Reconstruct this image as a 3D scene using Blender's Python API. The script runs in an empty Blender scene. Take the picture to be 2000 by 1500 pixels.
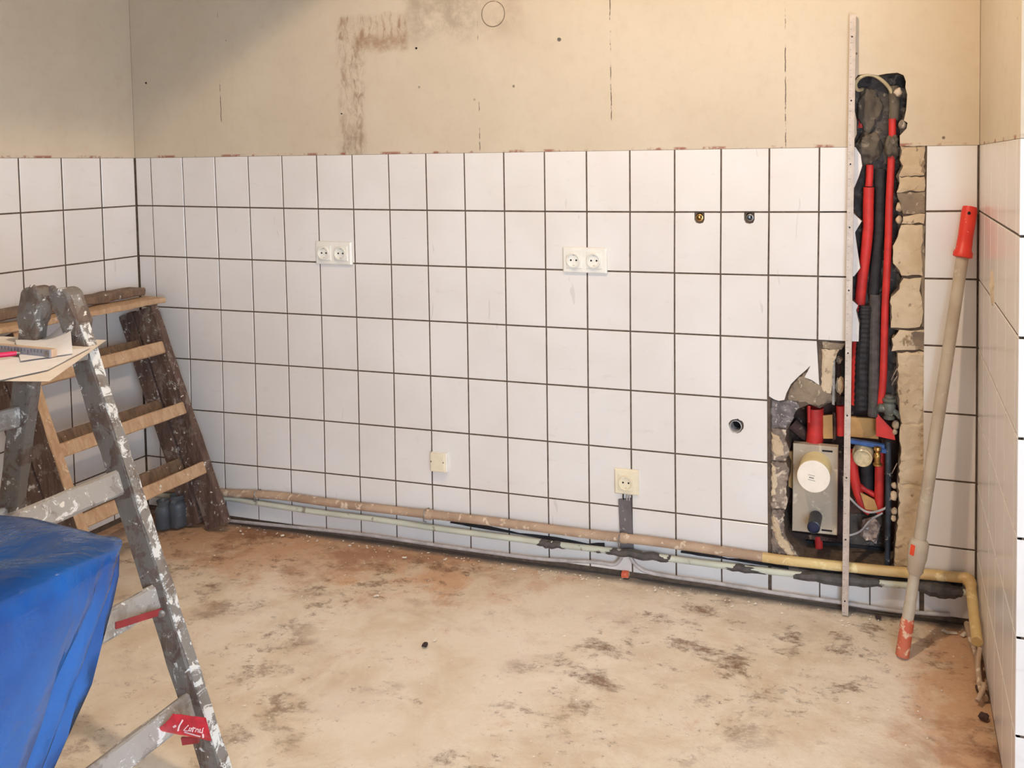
import bpy, bmesh, math, random
from mathutils import Vector, Matrix, noise
from mathutils.geometry import tessellate_polygon, delaunay_2d_cdt

random.seed(7)
scene = bpy.context.scene
col = scene.collection

# ------------------------------------------------------------------ camera
F, CX, CY = 1615.4133, 1258.1617, 387.2909
RM = Matrix(((0.9570, 0.2899, -0.0112), (0.0021, -0.0456, -0.9990), (-0.2902, 0.9560, -0.0443)))
CAM = Vector((2.8638, -2.5385, 1.368))
cd = bpy.data.cameras.new('camera')
cam = bpy.data.objects.new('camera', cd)
col.objects.link(cam)
cd.sensor_width = 36
cd.lens = F / 2000 * 36
cd.shift_x = (1000 - CX) / 2000
cd.shift_y = (CY - 750) / 2000
cd.clip_start = 0.02
mw = Matrix.Identity(4)
for i in range(3):
    mw[i][0] = RM[0][i]; mw[i][1] = -RM[1][i]; mw[i][2] = -RM[2][i]; mw[i][3] = CAM[i]
cam.matrix_world = mw
scene.camera = cam

# ------------------------------------------------------------------ light and exposure
vs = scene.view_settings
vs.view_transform = 'Standard'; vs.look = 'None'; vs.gamma = 1; vs.use_curve_mapping = False
vs.exposure = 0.57
world = bpy.data.worlds.new('world'); scene.world = world; world.use_nodes = True
bg = world.node_tree.nodes['Background']
bg.inputs[0].default_value = (0.62, 0.78, 1.0, 1); bg.inputs[1].default_value = 1.5

def add_light(name, kind, loc, target, energy, color, **kw):
    d = bpy.data.lights.new(name, kind); d.energy = energy; d.color = color
    for k, v in kw.items(): setattr(d, k, v)
    o = bpy.data.objects.new(name, d); col.objects.link(o); o.location = loc
    o.rotation_euler = (Vector(target) - Vector(loc)).to_track_quat('-Z', 'Y').to_euler()
    return o
# daylight through the tall window in the side wall, right of the camera
add_light('window_daylight', 'AREA', (3.64, -2.95, 0.95), (1.1, -0.9, -0.1), 56, (0.66, 0.83, 1.0), shape='RECTANGLE', size=1.4, size_y=1.5)
LAMP = Vector((2.15, -1.45, 2.74))
LAMP_AXIS = Vector((0.43, 0.0, -0.90)).normalized()

# ------------------------------------------------------------------ pixel helpers (photo pixel + a known plane -> the place in the room)
RT = RM.transposed()
def ray(px, py): return RT @ Vector(((px - CX) / F, (py - CY) / F, 1.0))
def on_axis(px, py, ax, v):
    d = ray(px, py); return CAM + d * ((v - CAM[ax]) / d[ax])
def PW(px, py, y=0.0): return on_axis(px, py, 1, y)
def PF(px, py, z=0.0): return on_axis(px, py, 2, z)
def PX(px, py, x): return on_axis(px, py, 0, x)

XR = 3.094      # right wall
YE = -0.81      # outer corner where the right wall ends
Z0 = 1.405      # top of the tiling
ZC = 2.85       # ceiling

# ------------------------------------------------------------------ materials
def srgb(r, g, b):
    f = lambda c: (c / 255 / 12.92) if c / 255 <= 0.04045 else ((c / 255 + 0.055) / 1.055) ** 2.4
    return (f(r), f(g), f(b), 1)

class NT:
    def __init__(s, name):
        s.m = bpy.data.materials.new(name); s.m.use_nodes = True
        s.t = s.m.node_tree; s.b = s.t.nodes['Principled BSDF']
    def n(s, typ, **kw):
        nd = s.t.nodes.new(typ)
        for k, v in kw.items(): setattr(nd, k, v)
        return nd
    def l(s, a, b): s.t.links.new(a, b)
    def put(s, sock, v):
        if isinstance(v, bpy.types.NodeSocket): s.l(v, sock)
        else: sock.default_value = v
    def math(s, op, a, b=None, c=None, clamp=False):
        nd = s.n('ShaderNodeMath', operation=op); nd.use_clamp = clamp
        s.put(nd.inputs[0], a)
        if b is not None: s.put(nd.inputs[1], b)
        if c is not None: s.put(nd.inputs[2], c)
        return nd.outputs[0]
    def step(s, v, a, b):
        nd = s.n('ShaderNodeMapRange', interpolation_type='SMOOTHSTEP')
        s.put(nd.inputs[0], v); nd.inputs[1].default_value = a; nd.inputs[2].default_value = b
        return nd.outputs[0]
    def pos(s, world=False):
        if world: return s.n('ShaderNodeNewGeometry').outputs['Position']
        return s.n('ShaderNodeTexCoord').outputs['Object']
    def sep(s, v):
        nd = s.n('ShaderNodeSeparateXYZ'); s.l(v, nd.inputs[0]); return nd.outputs
    def noise(s, v, scale, detail=4, rough=0.55, dist=0.0, stretch=None):
        if stretch:
            mp = s.n('ShaderNodeMapping'); s.l(v, mp.inputs[0]); mp.inputs['Scale'].default_value = stretch; v = mp.outputs[0]
        nd = s.n('ShaderNodeTexNoise'); s.l(v, nd.inputs['Vector'])
        nd.inputs['Scale'].default_value = scale; nd.inputs['Detail'].default_value = detail
        nd.inputs['Roughness'].default_value = rough; nd.inputs['Distortion'].default_value = dist
        return nd.outputs[0]
    def mix(s, f, a, b):
        nd = s.n('ShaderNodeMix', data_type='RGBA')
        s.put(nd.inputs[0], f); s.put(nd.inputs[6], a); s.put(nd.inputs[7], b)
        return nd.outputs[2]
    def mul(s, *a):
        r = a[0]
        for x in a[1:]: r = s.math('MULTIPLY', r, x)
        return r
    def bump(s, h, strength=0.3, dist=0.005):
        nd = s.n('ShaderNodeBump'); s.l(h, nd.inputs['Height'])
        nd.inputs['Strength'].default_value = strength; nd.inputs['Distance'].default_value = dist
        s.l(nd.outputs[0], s.b.inputs['Normal'])
    def out(s, c, rough=0.6, metal=0.0, spec=0.5):
        s.put(s.b.inputs['Base Color'], c); s.put(s.b.inputs['Roughness'], rough)
        s.b.inputs['Metallic'].default_value = metal; s.b.inputs['Specular IOR Level'].default_value = spec
        return s.m

def simple(name, c, rough=0.5, metal=0.0, var=0.12, scale=30, bump=0.0, spec=0.5):
    t = NT(name); v = t.pos(); f = t.noise(v, scale)
    dark = tuple(x * (1 - 2.2 * var) for x in c[:3]) + (1,)
    lite = tuple(min(1, x * (1 + 1.2 * var)) for x in c[:3]) + (1,)
    cc = t.mix(t.step(f, 0.3, 0.7), dark, lite)
    if bump: t.bump(f, bump, 0.004)
    return t.out(cc, rough, metal, spec)

def speckled(name, c, spot, scale=60, lo=0.6, hi=0.66, rough=0.6, c2=None, bump=0.3):
    t = NT(name); v = t.pos()
    b1 = t.noise(v, scale * 0.3, 5)
    base = t.mix(t.step(b1, 0.35, 0.65), c, c2 or tuple(x * 0.7 for x in c[:3]) + (1,))
    f = t.noise(v, scale, 3, 0.6, 0.4)
    cc = t.mix(t.step(f, lo, hi), base, spot)
    t.bump(t.noise(v, scale, 5), bump, 0.004)
    return t.out(cc, rough)

def mat_tile():
    t = NT('glazed_tile'); v = t.pos(True)
    f = t.noise(v, 2.5, 3)
    c = t.mix(t.step(f, 0.3, 0.7), srgb(228, 221, 217), srgb(236, 231, 229))
    dust = t.mul(t.step(t.noise(v, 14, 6, 0.65, 0.5, (1, 1, 2.5)), 0.58, 0.74), 0.10)
    c = t.mix(dust, c, srgb(150, 130, 118))
    scuff = t.mul(t.step(t.noise(v, 7, 2, 0.4, 1.5, (3, 3, 0.6)), 0.74, 0.76), 0.20)
    c = t.mix(scuff, c, srgb(150, 140, 132))
    t.bump(t.noise(v, 6, 2), 0.05, 0.003)
    return t.out(c, 0.22, 0, 0.45)

def mat_plaster():
    t = NT('stained_plaster'); v = t.pos(True); X, Y, Z = t.sep(v)
    n1 = t.noise(v, 2.2, 4); n2 = t.noise(v, 22, 5, 0.65)
    c = t.mix(t.step(n1, 0.3, 0.7), srgb(206, 190, 168), srgb(214, 199, 178))
    c = t.mix(t.mul(t.step(n2, 0.45, 0.75), 0.18), c, srgb(186, 162, 136))
    wob = t.math('MULTIPLY', t.math('SUBTRACT', t.noise(v, 9, 3), 0.5), 0.06)
    xw = t.math('ADD', X, wob); zw = t.math('ADD', Z, t.math('MULTIPLY', t.math('SUBTRACT', t.noise(v, 13, 3), 0.5), 0.05))
    onback = t.step(Y, -0.03, -0.01)
    def box(x0, x1, z0, z1, s=0.02):
        return t.mul(t.step(xw, x0 - s, x0 + s), t.step(xw, x1 + s, x1 - s), t.step(zw, z0 - s, z0 + s), t.step(zw, z1 + s, z1 - s))
    blot = t.step(t.noise(v, 26, 5, 0.7, 0.6, (1.6, 1, 0.7)), 0.40, 0.66)
    blot2 = t.step(t.noise(v, 9, 5, 0.7), 0.34, 0.62)
    # ghost of an old bracket: comb marks with a stained lower bar, a smear running down from it, a sooty smear beside it
    comb = t.step(t.math('SINE', t.math('MULTIPLY', xw, 210)), 0.1, 0.8)
    stains = [(t.mul(box(0.955, 1.24, 1.815, 1.895, 0.012), t.math('MULTIPLY', t.math('ADD', t.math('MULTIPLY', comb, 0.45), 0.30), t.math('ADD', t.math('MULTIPLY', blot, 0.8), 0.2))), srgb(150, 112, 84)),
              (t.mul(box(1.02, 1.24, 1.765, 1.825, 0.014), t.math('MULTIPLY', blot2, 0.75)), srgb(156, 120, 92)),
              (t.mul(box(0.955, 0.99, 1.40, 1.89, 0.02), t.math('MULTIPLY', blot, 0.62)), srgb(146, 114, 90)),
              (t.mul(box(1.00, 1.055, 1.40, 1.82, 0.02), t.math('MULTIPLY', blot, 0.70)), srgb(142, 112, 88)),
              (t.mul(box(1.24, 1.52, 1.80, 1.98, 0.05), t.math('MULTIPLY', blot2, 0.45)), srgb(120, 104, 90)),
              (t.mul(box(0.955, 1.05, 1.40, 1.50, 0.03), t.math('MULTIPLY', blot2, 0.5)), srgb(136, 112, 92)),
              (t.mul(box(1.55, 1.68, 1.80, 1.95, 0.05), t.math('MULTIPLY', blot2, 0.35)), srgb(150, 124, 98))]
    for f, cc in stains: c = t.mix(t.mul(f, onback), c, cc)
    # hairline board joints
    thin = t.math('MULTIPLY', t.math('SUBTRACT', t.noise(v, 40, 2), 0.5), 0.006)
    xt = t.math('ADD', X, thin)
    dash = t.noise(v, 5.5, 5, 0.7, 0, (0.2, 1, 1))
    for x0, lo in ((0.425, 0.54), (1.510, 0.52), (1.985, 0.46), (2.545, 0.49)):
        d = t.math('ABSOLUTE', t.math('SUBTRACT', xt, x0))
        m = t.mul(t.step(d, 0.0022, 0.0008), t.step(dash, lo, lo + 0.07), onback, 0.9)
        c = t.mix(m, c, srgb(70, 52, 40))
    # specks, and the dark red edge along the tile top
    sp = t.n('ShaderNodeTexVoronoi'); t.l(v, sp.inputs['Vector']); sp.inputs['Scale'].default_value = 9
    c = t.mix(t.mul(t.step(sp.outputs['Distance'], 0.055, 0.03), t.step(t.noise(v, 3.1, 2), 0.5, 0.56), 0.8), c, srgb(92, 72, 54))
    red = t.mul(t.step(Z, Z0 + 0.011, Z0 + 0.004), t.step(t.noise(v, 10, 4, 0.7), 0.50, 0.60), 0.75)
    c = t.mix(red, c, srgb(140, 52, 36))
    t.bump(n2, 0.15, 0.004)
    return t.out(c, 0.75, 0, 0.25)

def mat_floor():
    t = NT('dusty_screed'); v = t.pos(True); X, Y, Z = t.sep(v)
    big = t.noise(v, 1.5, 5, 0.6, 0.3); mid = t.noise(v, 6, 6, 0.68, 0.4); fine = t.noise(v, 38, 5, 0.7)
    c = t.mix(t.step(mid, 0.30, 0.72), srgb(218, 196, 168), srgb(238, 225, 206))
    # paler patches in the middle of the floor, redder along the walls
    edge = t.math('MAXIMUM', t.math('MULTIPLY', t.step(Y, -0.55, -0.05), t.math('SUBTRACT', 1.15, t.step(X, 0.9, 2.2))), t.step(X, 2.75, 3.09))
    red = t.mul(t.step(t.math('ADD', t.math('MULTIPLY', edge, 0.34), mid), 0.56, 0.80), 0.85)
    c = t.mix(red, c, srgb(202, 154, 116))
    pale = t.mul(t.step(big, 0.46, 0.66), t.math('SUBTRACT', 1.0, t.math('MULTIPLY', edge, 0.8)), 0.75)
    c = t.mix(pale, c, srgb(238, 224, 206))
    dk = t.noise(v, 4.6, 9, 0.78, 0.15, (1, 1.5, 1)); clus = t.noise(v, 1.25, 3, 0.5)
    dkm = t.mul(t.step(dk, 0.53, 0.65), t.step(t.math('ADD', clus, t.math('MULTIPLY', edge, 0.20)), 0.45, 0.60), 0.80)
    c = t.mix(dkm, c, srgb(128, 90, 66))
    dk2 = t.mul(t.step(t.noise(v, 15, 8, 0.78, 0.1, (1, 1.5, 1)), 0.57, 0.67), t.step(clus, 0.38, 0.56), 0.6)
    c = t.mix(dk2, c, srgb(112, 80, 60))
    dk3 = t.mul(t.step(t.noise(v, 44, 7, 0.8, 0.1), 0.58, 0.66), t.step(t.math('ADD', mid, t.math('MULTIPLY', edge, 0.10)), 0.47, 0.62), 0.45)
    c = t.mix(dk3, c, srgb(140, 100, 72))
    brown = t.mul(t.step(t.noise(v, 2.6, 6, 0.7, 0.2, (1, 1.8, 1)), 0.50, 0.64), t.math('ADD', t.math('MULTIPLY', edge, 0.5), 0.12))
    c = t.mix(brown, c, srgb(152, 104, 74))
    lim = t.mul(t.step(fine, 0.62, 0.74), 0.30)
    c = t.mix(lim, c, srgb(232, 216, 196))
    # grey band right at the foot of the wall
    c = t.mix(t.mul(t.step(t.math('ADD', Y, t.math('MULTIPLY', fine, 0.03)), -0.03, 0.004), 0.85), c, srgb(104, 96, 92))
    h = t.math('ADD', t.math('MULTIPLY', mid, 0.6), t.math('MULTIPLY', fine, 0.35))
    t.bump(t.math('SUBTRACT', h, t.math('MULTIPLY', dkm, 0.5)), 0.55, 0.012)
    return t.out(c, 0.80, 0, 0.25)

def mat_paintwood(name, base, base2, g_lo, w_lo, grey=(112, 108, 104), white=(214, 212, 208)):
    t = NT(name); v = t.pos()
    grain = t.noise(v, 9, 6, 0.65, 0.6, (6, 6, 0.6))
    c = t.mix(t.step(grain, 0.32, 0.68), base, base2)
    g = t.noise(v, 18, 6, 0.68, 0.4)
    c = t.mix(t.mul(t.step(g, g_lo, g_lo + 0.07), 0.85), c, srgb(*grey))
    w = t.noise(v, 26, 7, 0.74, 0.6)
    c = t.mix(t.step(w, w_lo, w_lo + 0.05), c, srgb(*white))
    d = t.noise(v, 55, 2, 0.5)
    c = t.mix(t.step(d, 0.70, 0.73), c, srgb(222, 216, 206))
    t.bump(t.math('ADD', grain, w), 0.5, 0.004)
    return t.out(c, 0.72, 0, 0.3)

M = {}
M['tile'] = mat_tile()
M['plaster'] = mat_plaster()
M['floor'] = mat_floor()
M['grout'] = simple('dark_grout', srgb(100, 84, 72), 0.9, var=0.15, scale=60)
M['ceiling'] = simple('ceiling_paint', srgb(176, 164, 150), 0.9, var=0.04, scale=4)
M['roomwall'] = simple('bare_wall_paint', srgb(164, 150, 134), 0.9, var=0.05, scale=5)
M['pad'] = speckled('tile_adhesive', srgb(216, 196, 168), srgb(150, 128, 104), 26, 0.60, 0.68, 0.9, srgb(196, 172, 142), 0.8)
M['pad_grey'] = speckled('grey_adhesive', srgb(150, 132, 112), srgb(190, 172, 150), 40, 0.58, 0.68, 0.9, srgb(122, 106, 92), 0.8)
M['mortar'] = speckled('broken_mortar', srgb(158, 140, 126), srgb(214, 196, 176), 34, 0.50, 0.62, 0.95, srgb(122, 108, 100), 1.0)
M['concrete'] = speckled('pebbly_concrete', srgb(138, 130, 130), srgb(196, 186, 180), 110, 0.58, 0.66, 0.95, srgb(102, 96, 98), 1.0)
M['masonry'] = speckled('dark_masonry', srgb(98, 90, 86), srgb(140, 128, 116), 45, 0.58, 0.70, 0.95, srgb(70, 66, 66), 1.0)
M['brickwork'] = speckled('brown_rubble', srgb(92, 66, 58), srgb(140, 112, 96), 45, 0.62, 0.70, 0.95, srgb(58, 44, 42), 0.8)
M['cement'] = speckled('smeared_cement', srgb(110, 100, 88), srgb(146, 134, 118), 30, 0.58, 0.70, 0.9, srgb(84, 76, 68), 0.7)
M['red'] = simple('red_foam', srgb(212, 52, 48), 0.55, var=0.08, scale=22, bump=0.15)
M['darkred'] = simple('dark_red_plastic', srgb(150, 48, 54), 0.6, var=0.15, scale=16, bump=0.2)
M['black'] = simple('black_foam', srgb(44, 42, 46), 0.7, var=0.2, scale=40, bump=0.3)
M['greyfoam'] = simple('grey_foam', srgb(84, 78, 76), 0.7, var=0.15, scale=40, bump=0.3)
M['hose'] = simple('beige_hose', srgb(204, 186, 150), 0.4, var=0.08)
M['whiteplastic'] = simple('white_plastic', srgb(240, 236, 228), 0.35, var=0.02)
M['ivory'] = simple('ivory_plastic', srgb(238, 226, 200), 0.4, var=0.02)
M['capyellow'] = simple('yellowed_plastic', srgb(244, 226, 170), 0.4, var=0.04)
M['capwhite'] = simple('cap_label_white', srgb(246, 234, 220), 0.45, var=0.02)
M['hole'] = simple('dark_hole', srgb(26, 22, 22), 0.9, var=0.1)
M['brass'] = simple('brass', srgb(196, 156, 96), 0.32, 0.9, 0.15, 40)
M['steel'] = simple('dull_steel', srgb(150, 146, 142), 0.4, 0.8, 0.12, 60)
M['alu'] = simple('dusty_aluminium', srgb(206, 190, 178), 0.45, 0.25, 0.06, 40)
M['ironpipe'] = speckled('dusty_iron_pipe', srgb(56, 66, 78), srgb(150, 148, 146), 70, 0.62, 0.70, 0.5, srgb(34, 40, 50), 0.4)
M['valve'] = speckled('cast_valve', srgb(104, 108, 102), srgb(178, 160, 134), 60, 0.60, 0.70, 0.45, srgb(74, 78, 76), 0.4)
M['panel'] = speckled('grey_panel', srgb(196, 180, 160), srgb(222, 206, 184), 18, 0.56, 0.66, 0.6, srgb(178, 162, 144), 0.15)
M['darkpipe'] = simple('dark_blue_pipe', srgb(38, 44, 56), 0.35, var=0.15)
M['navy'] = simple('navy_plug', srgb(22, 30, 66), 0.4, var=0.15)
M['bluebracket'] = simple('blue_plastic_bracket', srgb(52, 92, 156), 0.4, var=0.08)
M['cup'] = simple('clear_yellowed_cup', srgb(214, 196, 160), 0.2, var=0.12, scale=50)
M['woodpanel'] = simple('raw_chipboard', srgb(206, 158, 100), 0.8, var=0.10, scale=12)
M['stone'] = simple('plaster_rubble', srgb(210, 184, 154), 0.9, var=0.15, scale=30, bump=0.6)
M['pipe_dusty'] = speckled('dusty_painted_pipe', srgb(190, 162, 138), srgb(226, 206, 184), 28, 0.56, 0.66, 0.65, srgb(168, 140, 118), 0.3)
M['pipe_yellow'] = speckled('yellow_painted_pipe', srgb(222, 194, 136), srgb(236, 216, 166), 22, 0.55, 0.66, 0.4, srgb(204, 170, 116), 0.2)
M['pipe_mint'] = speckled('pale_green_pipe', srgb(206, 208, 192), srgb(150, 140, 126), 22, 0.62, 0.70, 0.4, srgb(190, 192, 178), 0.2)
M['cable'] = simple('grey_cable', srgb(182, 176, 176), 0.5, var=0.1)
M['duct'] = speckled('grey_duct', srgb(112, 106, 108), srgb(168, 162, 160), 40, 0.66, 0.70, 0.6, srgb(98, 92, 94), 0.2)
M['pole'] = speckled('dusty_pole', srgb(196, 182, 162), srgb(210, 198, 180), 40, 0.60, 0.72, 0.5, srgb(180, 162, 142), 0.2)
M['handle'] = speckled('red_handle', srgb(228, 62, 46), srgb(246, 218, 206), 55, 0.66, 0.70, 0.45, srgb(222, 56, 44), 0.15)
M['orange'] = speckled('red_tip', srgb(210, 96, 66), srgb(226, 190, 160), 40, 0.52, 0.62, 0.6, srgb(196, 112, 84), 0.2)
M['mark'] = simple('orange_mark', srgb(234, 78, 44), 0.5, var=0.05)
M['wood_white'] = mat_paintwood('white_splashed_wood', srgb(104, 92, 84), srgb(128, 114, 104), 0.40, 0.50, (132, 126, 120))
M['wood_splash'] = mat_paintwood('paint_splashed_wood', srgb(92, 76, 68), srgb(116, 100, 90), 0.44, 0.60, (120, 114, 108))
M['wood_grey'] = mat_paintwood('grey_painted_wood', srgb(132, 124, 118), srgb(154, 146, 140), 0.42, 0.56, (166, 160, 154), (220, 218, 216))
M['wood_brown'] = mat_paintwood('brown_stained_wood', srgb(84, 66, 60), srgb(114, 92, 82), 0.54, 0.60, (132, 118, 110))
M['wood_tan'] = mat_paintwood('tan_wood', srgb(182, 146, 114), srgb(202, 170, 138), 0.62, 0.62, (168, 140, 116), (228, 208, 182))
M['wood_old'] = mat_paintwood('weathered_wood', srgb(112, 92, 78), srgb(142, 118, 98), 0.58, 0.66, (132, 122, 112), (196, 186, 174))
M['paper'] = simple('white_paper', srgb(236, 234, 238), 0.8, var=0.015)
M['papertan'] = simple('cream_paper', srgb(232, 222, 214), 0.8, var=0.02)
M['rulewood'] = simple('worn_rule', srgb(206, 176, 150), 0.6, var=0.05)
M['rulegrey'] = simple('rule_scale_grey', srgb(150, 148, 156), 0.6, var=0.05)
M['ink'] = simple('black_ink', srgb(40, 38, 42), 0.7, var=0.05)
M['pink'] = simple('pink_pen', srgb(214, 36, 92), 0.35, var=0.04)
M['redpack'] = simple('red_packet', srgb(210, 48, 62), 0.35, var=0.12, scale=45, bump=0.4)
M['packwhite'] = simple('packet_print', srgb(244, 214, 216), 0.45, var=0.04)
M['canister'] = speckled('dark_grey_canister', srgb(92, 98, 106), srgb(140, 144, 148), 30, 0.60, 0.72, 0.4, srgb(74, 80, 88), 0.3)
M['chip'] = simple('plaster_chip', srgb(236, 222, 206), 0.9, var=0.08)
M['clear'] = simple('grimy_clear_plastic', srgb(176, 156, 146), 0.2, var=0.2, scale=30)
M['lampmetal'] = simple('lamp_reflector', srgb(222, 222, 220), 0.4, 0.3, 0.03)
M['frame'] = simple('window_frame_paint', srgb(236, 236, 234), 0.5, var=0.02)
def mat_blue():
    t = NT('blue_plastic_film'); v = t.pos()
    f = t.noise(v, 5, 3, 0.5, 0.6)
    c = t.mix(t.step(f, 0.3, 0.7), srgb(8, 56, 116), srgb(20, 84, 150))
    h = t.math('ADD', t.noise(v, 7, 4, 0.6, 1.2), t.math('MULTIPLY', t.noise(v, 30, 3, 0.6, 0.6), 0.25))
    t.bump(h, 0.35, 0.02)
    return t.out(c, 0.20, 0, 0.5)
M['blue'] = mat_blue()
def mat_glass():
    t = NT('window_glass'); t.b.inputs['Transmission Weight'].default_value = 1; t.b.inputs['Roughness'].default_value = 0.0
    t.b.inputs['IOR'].default_value = 1.0; t.b.inputs['Base Color'].default_value = (1, 1, 1, 1)
    return t.m
M['glass'] = mat_glass()
def mat_bulb():
    t = NT('lamp_bulb'); t.b.inputs['Emission Color'].default_value = (1, 0.76, 0.46, 1); t.b.inputs['Emission Strength'].default_value = 8
    return t.m
M['bulb'] = mat_bulb()

# ------------------------------------------------------------------ mesh helpers
def V(*a): return Vector(a)
class MB:
    def __init__(s): s.v = []; s.f = []
    def add(s, vs, fs):
        o = len(s.v); s.v += [Vector(p) for p in vs]; s.f += [tuple(i + o for i in f) for f in fs]; return s
    def box(s, lo, hi):
        (a, b, c), (d, e, f) = lo, hi
        return s.add([(a, b, c), (d, b, c), (d, e, c), (a, e, c), (a, b, f), (d, b, f), (d, e, f), (a, e, f)],
                     [(0, 3, 2, 1), (4, 5, 6, 7), (0, 1, 5, 4), (1, 2, 6, 5), (2, 3, 7, 6), (3, 0, 4, 7)])
    def sweep(s, rings, cap=True, closed=True):
        n = len(rings[0]); vs = [p for r in rings for p in r]; fs = []
        for i in range(len(rings) - 1):
            for k in range(n if closed else n - 1):
                a = i * n + k; b = i * n + (k + 1) % n; fs.append((a, b, b + n, a + n))
        if cap and closed:
            fs.append(tuple(reversed(range(n)))); fs.append(tuple(range((len(rings) - 1) * n, len(rings) * n)))
        return s.add(vs, fs)
    def tube(s, path, r, seg=12, cap=True):
        path = [Vector(p) for p in path]; n = len(path)
        rr = r if isinstance(r, (list, tuple)) else [r] * n
        t0 = (path[1] - path[0]).normalized()
        u = t0.orthogonal().normalized(); rings = []
        for i in range(n):
            t = (path[min(i + 1, n - 1)] - path[max(i - 1, 0)]).normalized()
            u = (u - t * u.dot(t)).normalized(); w = t.cross(u)
            rings.append([path[i] + (u * math.cos(2 * math.pi * k / seg) + w * math.sin(2 * math.pi * k / seg)) * rr[i] for k in range(seg)])
        return s.sweep(rings, cap)
    def lathe(s, o, d, prof, seg=24):
        o = Vector(o); d = Vector(d).normalized(); u = d.orthogonal().normalized(); w = d.cross(u)
        rings = [[o + d * h + (u * math.cos(2 * math.pi * k / seg) + w * math.sin(2 * math.pi * k / seg)) * max(r, 1e-4) for k in range(seg)] for r, h in prof]
        return s.sweep(rings, True)
    def plate(s, pts, y0, y1, ch=0.0):
        """polygon pts [(x,z)] as a slab from y0 (back) to y1 (front, smaller y), chamfered"""
        n = len(pts); c = Vector((sum(p[0] for p in pts) / n, sum(p[1] for p in pts) / n))
        def inset(p, k):
            q = Vector(p) - c; L = q.length; return c + q * max(0.0, (L - k) / L)
        rings = [[V(p[0], y0, p[1]) for p in pts], [V(p[0], y1 + ch, p[1]) for p in pts]]
        if ch: rings.append([V(inset(p, ch * 1.4)[0], y1, inset(p, ch * 1.4)[1]) for p in pts])
        o = len(s.v); s.sweep(rings, False)
        base = o + (len(rings) - 1) * n
        for tri in tessellate_polygon([[Vector((p.x, p.z, 0)) for p in rings[-1]]]): s.f.append(tuple(base + i for i in tri))
        return s
    def board(s, p0, p1, w, t, seg=8, jit=0.0, ch=0.15, seed=0):
        """sawn board from p0 to p1; w, t are full width and thickness vectors"""
        p0, p1, w, t = map(Vector, (p0, p1, w, t)); rings = []
        q = 0.5 - ch * min(w.length, t.length) / w.length; e = 0.5 - ch * min(w.length, t.length) / t.length
        prof = [(q, -.5), (.5, -e), (.5, e), (q, .5), (-q, .5), (-.5, e), (-.5, -e), (-q, -.5)]
        rnd = random.Random(seed)
        for i in range(seg + 1):
            c = p0.lerp(p1, i / seg)
            rings.append([c + w * (a + rnd.uniform(-jit, jit) / w.length) + t * (b + rnd.uniform(-jit, jit) / t.length) for a, b in prof])
        return s.sweep(rings)
    def build(s, name, mat, parent=None, smooth=False, fix=True):
        me = bpy.data.meshes.new(name)
        me.from_pydata([tuple(v) for v in s.v], [], s.f); me.materials.append(M[mat])
        if fix:
            bm = bmesh.new(); bm.from_mesh(me); bmesh.ops.recalc_face_normals(bm, faces=bm.faces); bm.to_mesh(me); bm.free()
        if smooth:
            for p in me.polygons: p.use_smooth = True
        o = bpy.data.objects.new(name, me); col.objects.link(o)
        if parent: o.parent = parent; o.matrix_parent_inverse = parent.matrix_world.inverted()
        return o

def tag(o, label, cat, group=None):
    o['label'] = label; o['category'] = cat
    if group: o['group'] = group
    return o
def struct(o, label=None):
    o['kind'] = 'structure'
    if label: o['label'] = label
    return o
def thing(name, label, cat, loc, group=None):
    o = bpy.data.objects.new(name, None); col.objects.link(o); o.empty_display_size = 0.05
    o.location = loc; bpy.context.view_layer.update()
    return tag(o, label, cat, group)
def auto_smooth(o, ang=40):
    for p in o.data.polygons: p.use_smooth = True
    o.data.set_sharp_from_angle(angle=math.radians(ang)); return o
def nz(x, y, z, s=1.0): return noise.noise(Vector((x * s, y * s, z * s)))
def inpoly(x, z, P):
    r = False; j = len(P) - 1
    for i in range(len(P)):
        if (P[i][1] > z) != (P[j][1] > z) and x < (P[j][0] - P[i][0]) * (z - P[i][1]) / (P[j][1] - P[i][1]) + P[i][0]: r = not r
        j = i
    return r
def dense(P, step):
    out = []
    for i in range(len(P)):
        a = Vector(P[i]); b = Vector(P[(i + 1) % len(P)]); n = max(1, int((b - a).length / step))
        out += [tuple(a.lerp(b, k / n)) for k in range(n)]
    return out
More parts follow.
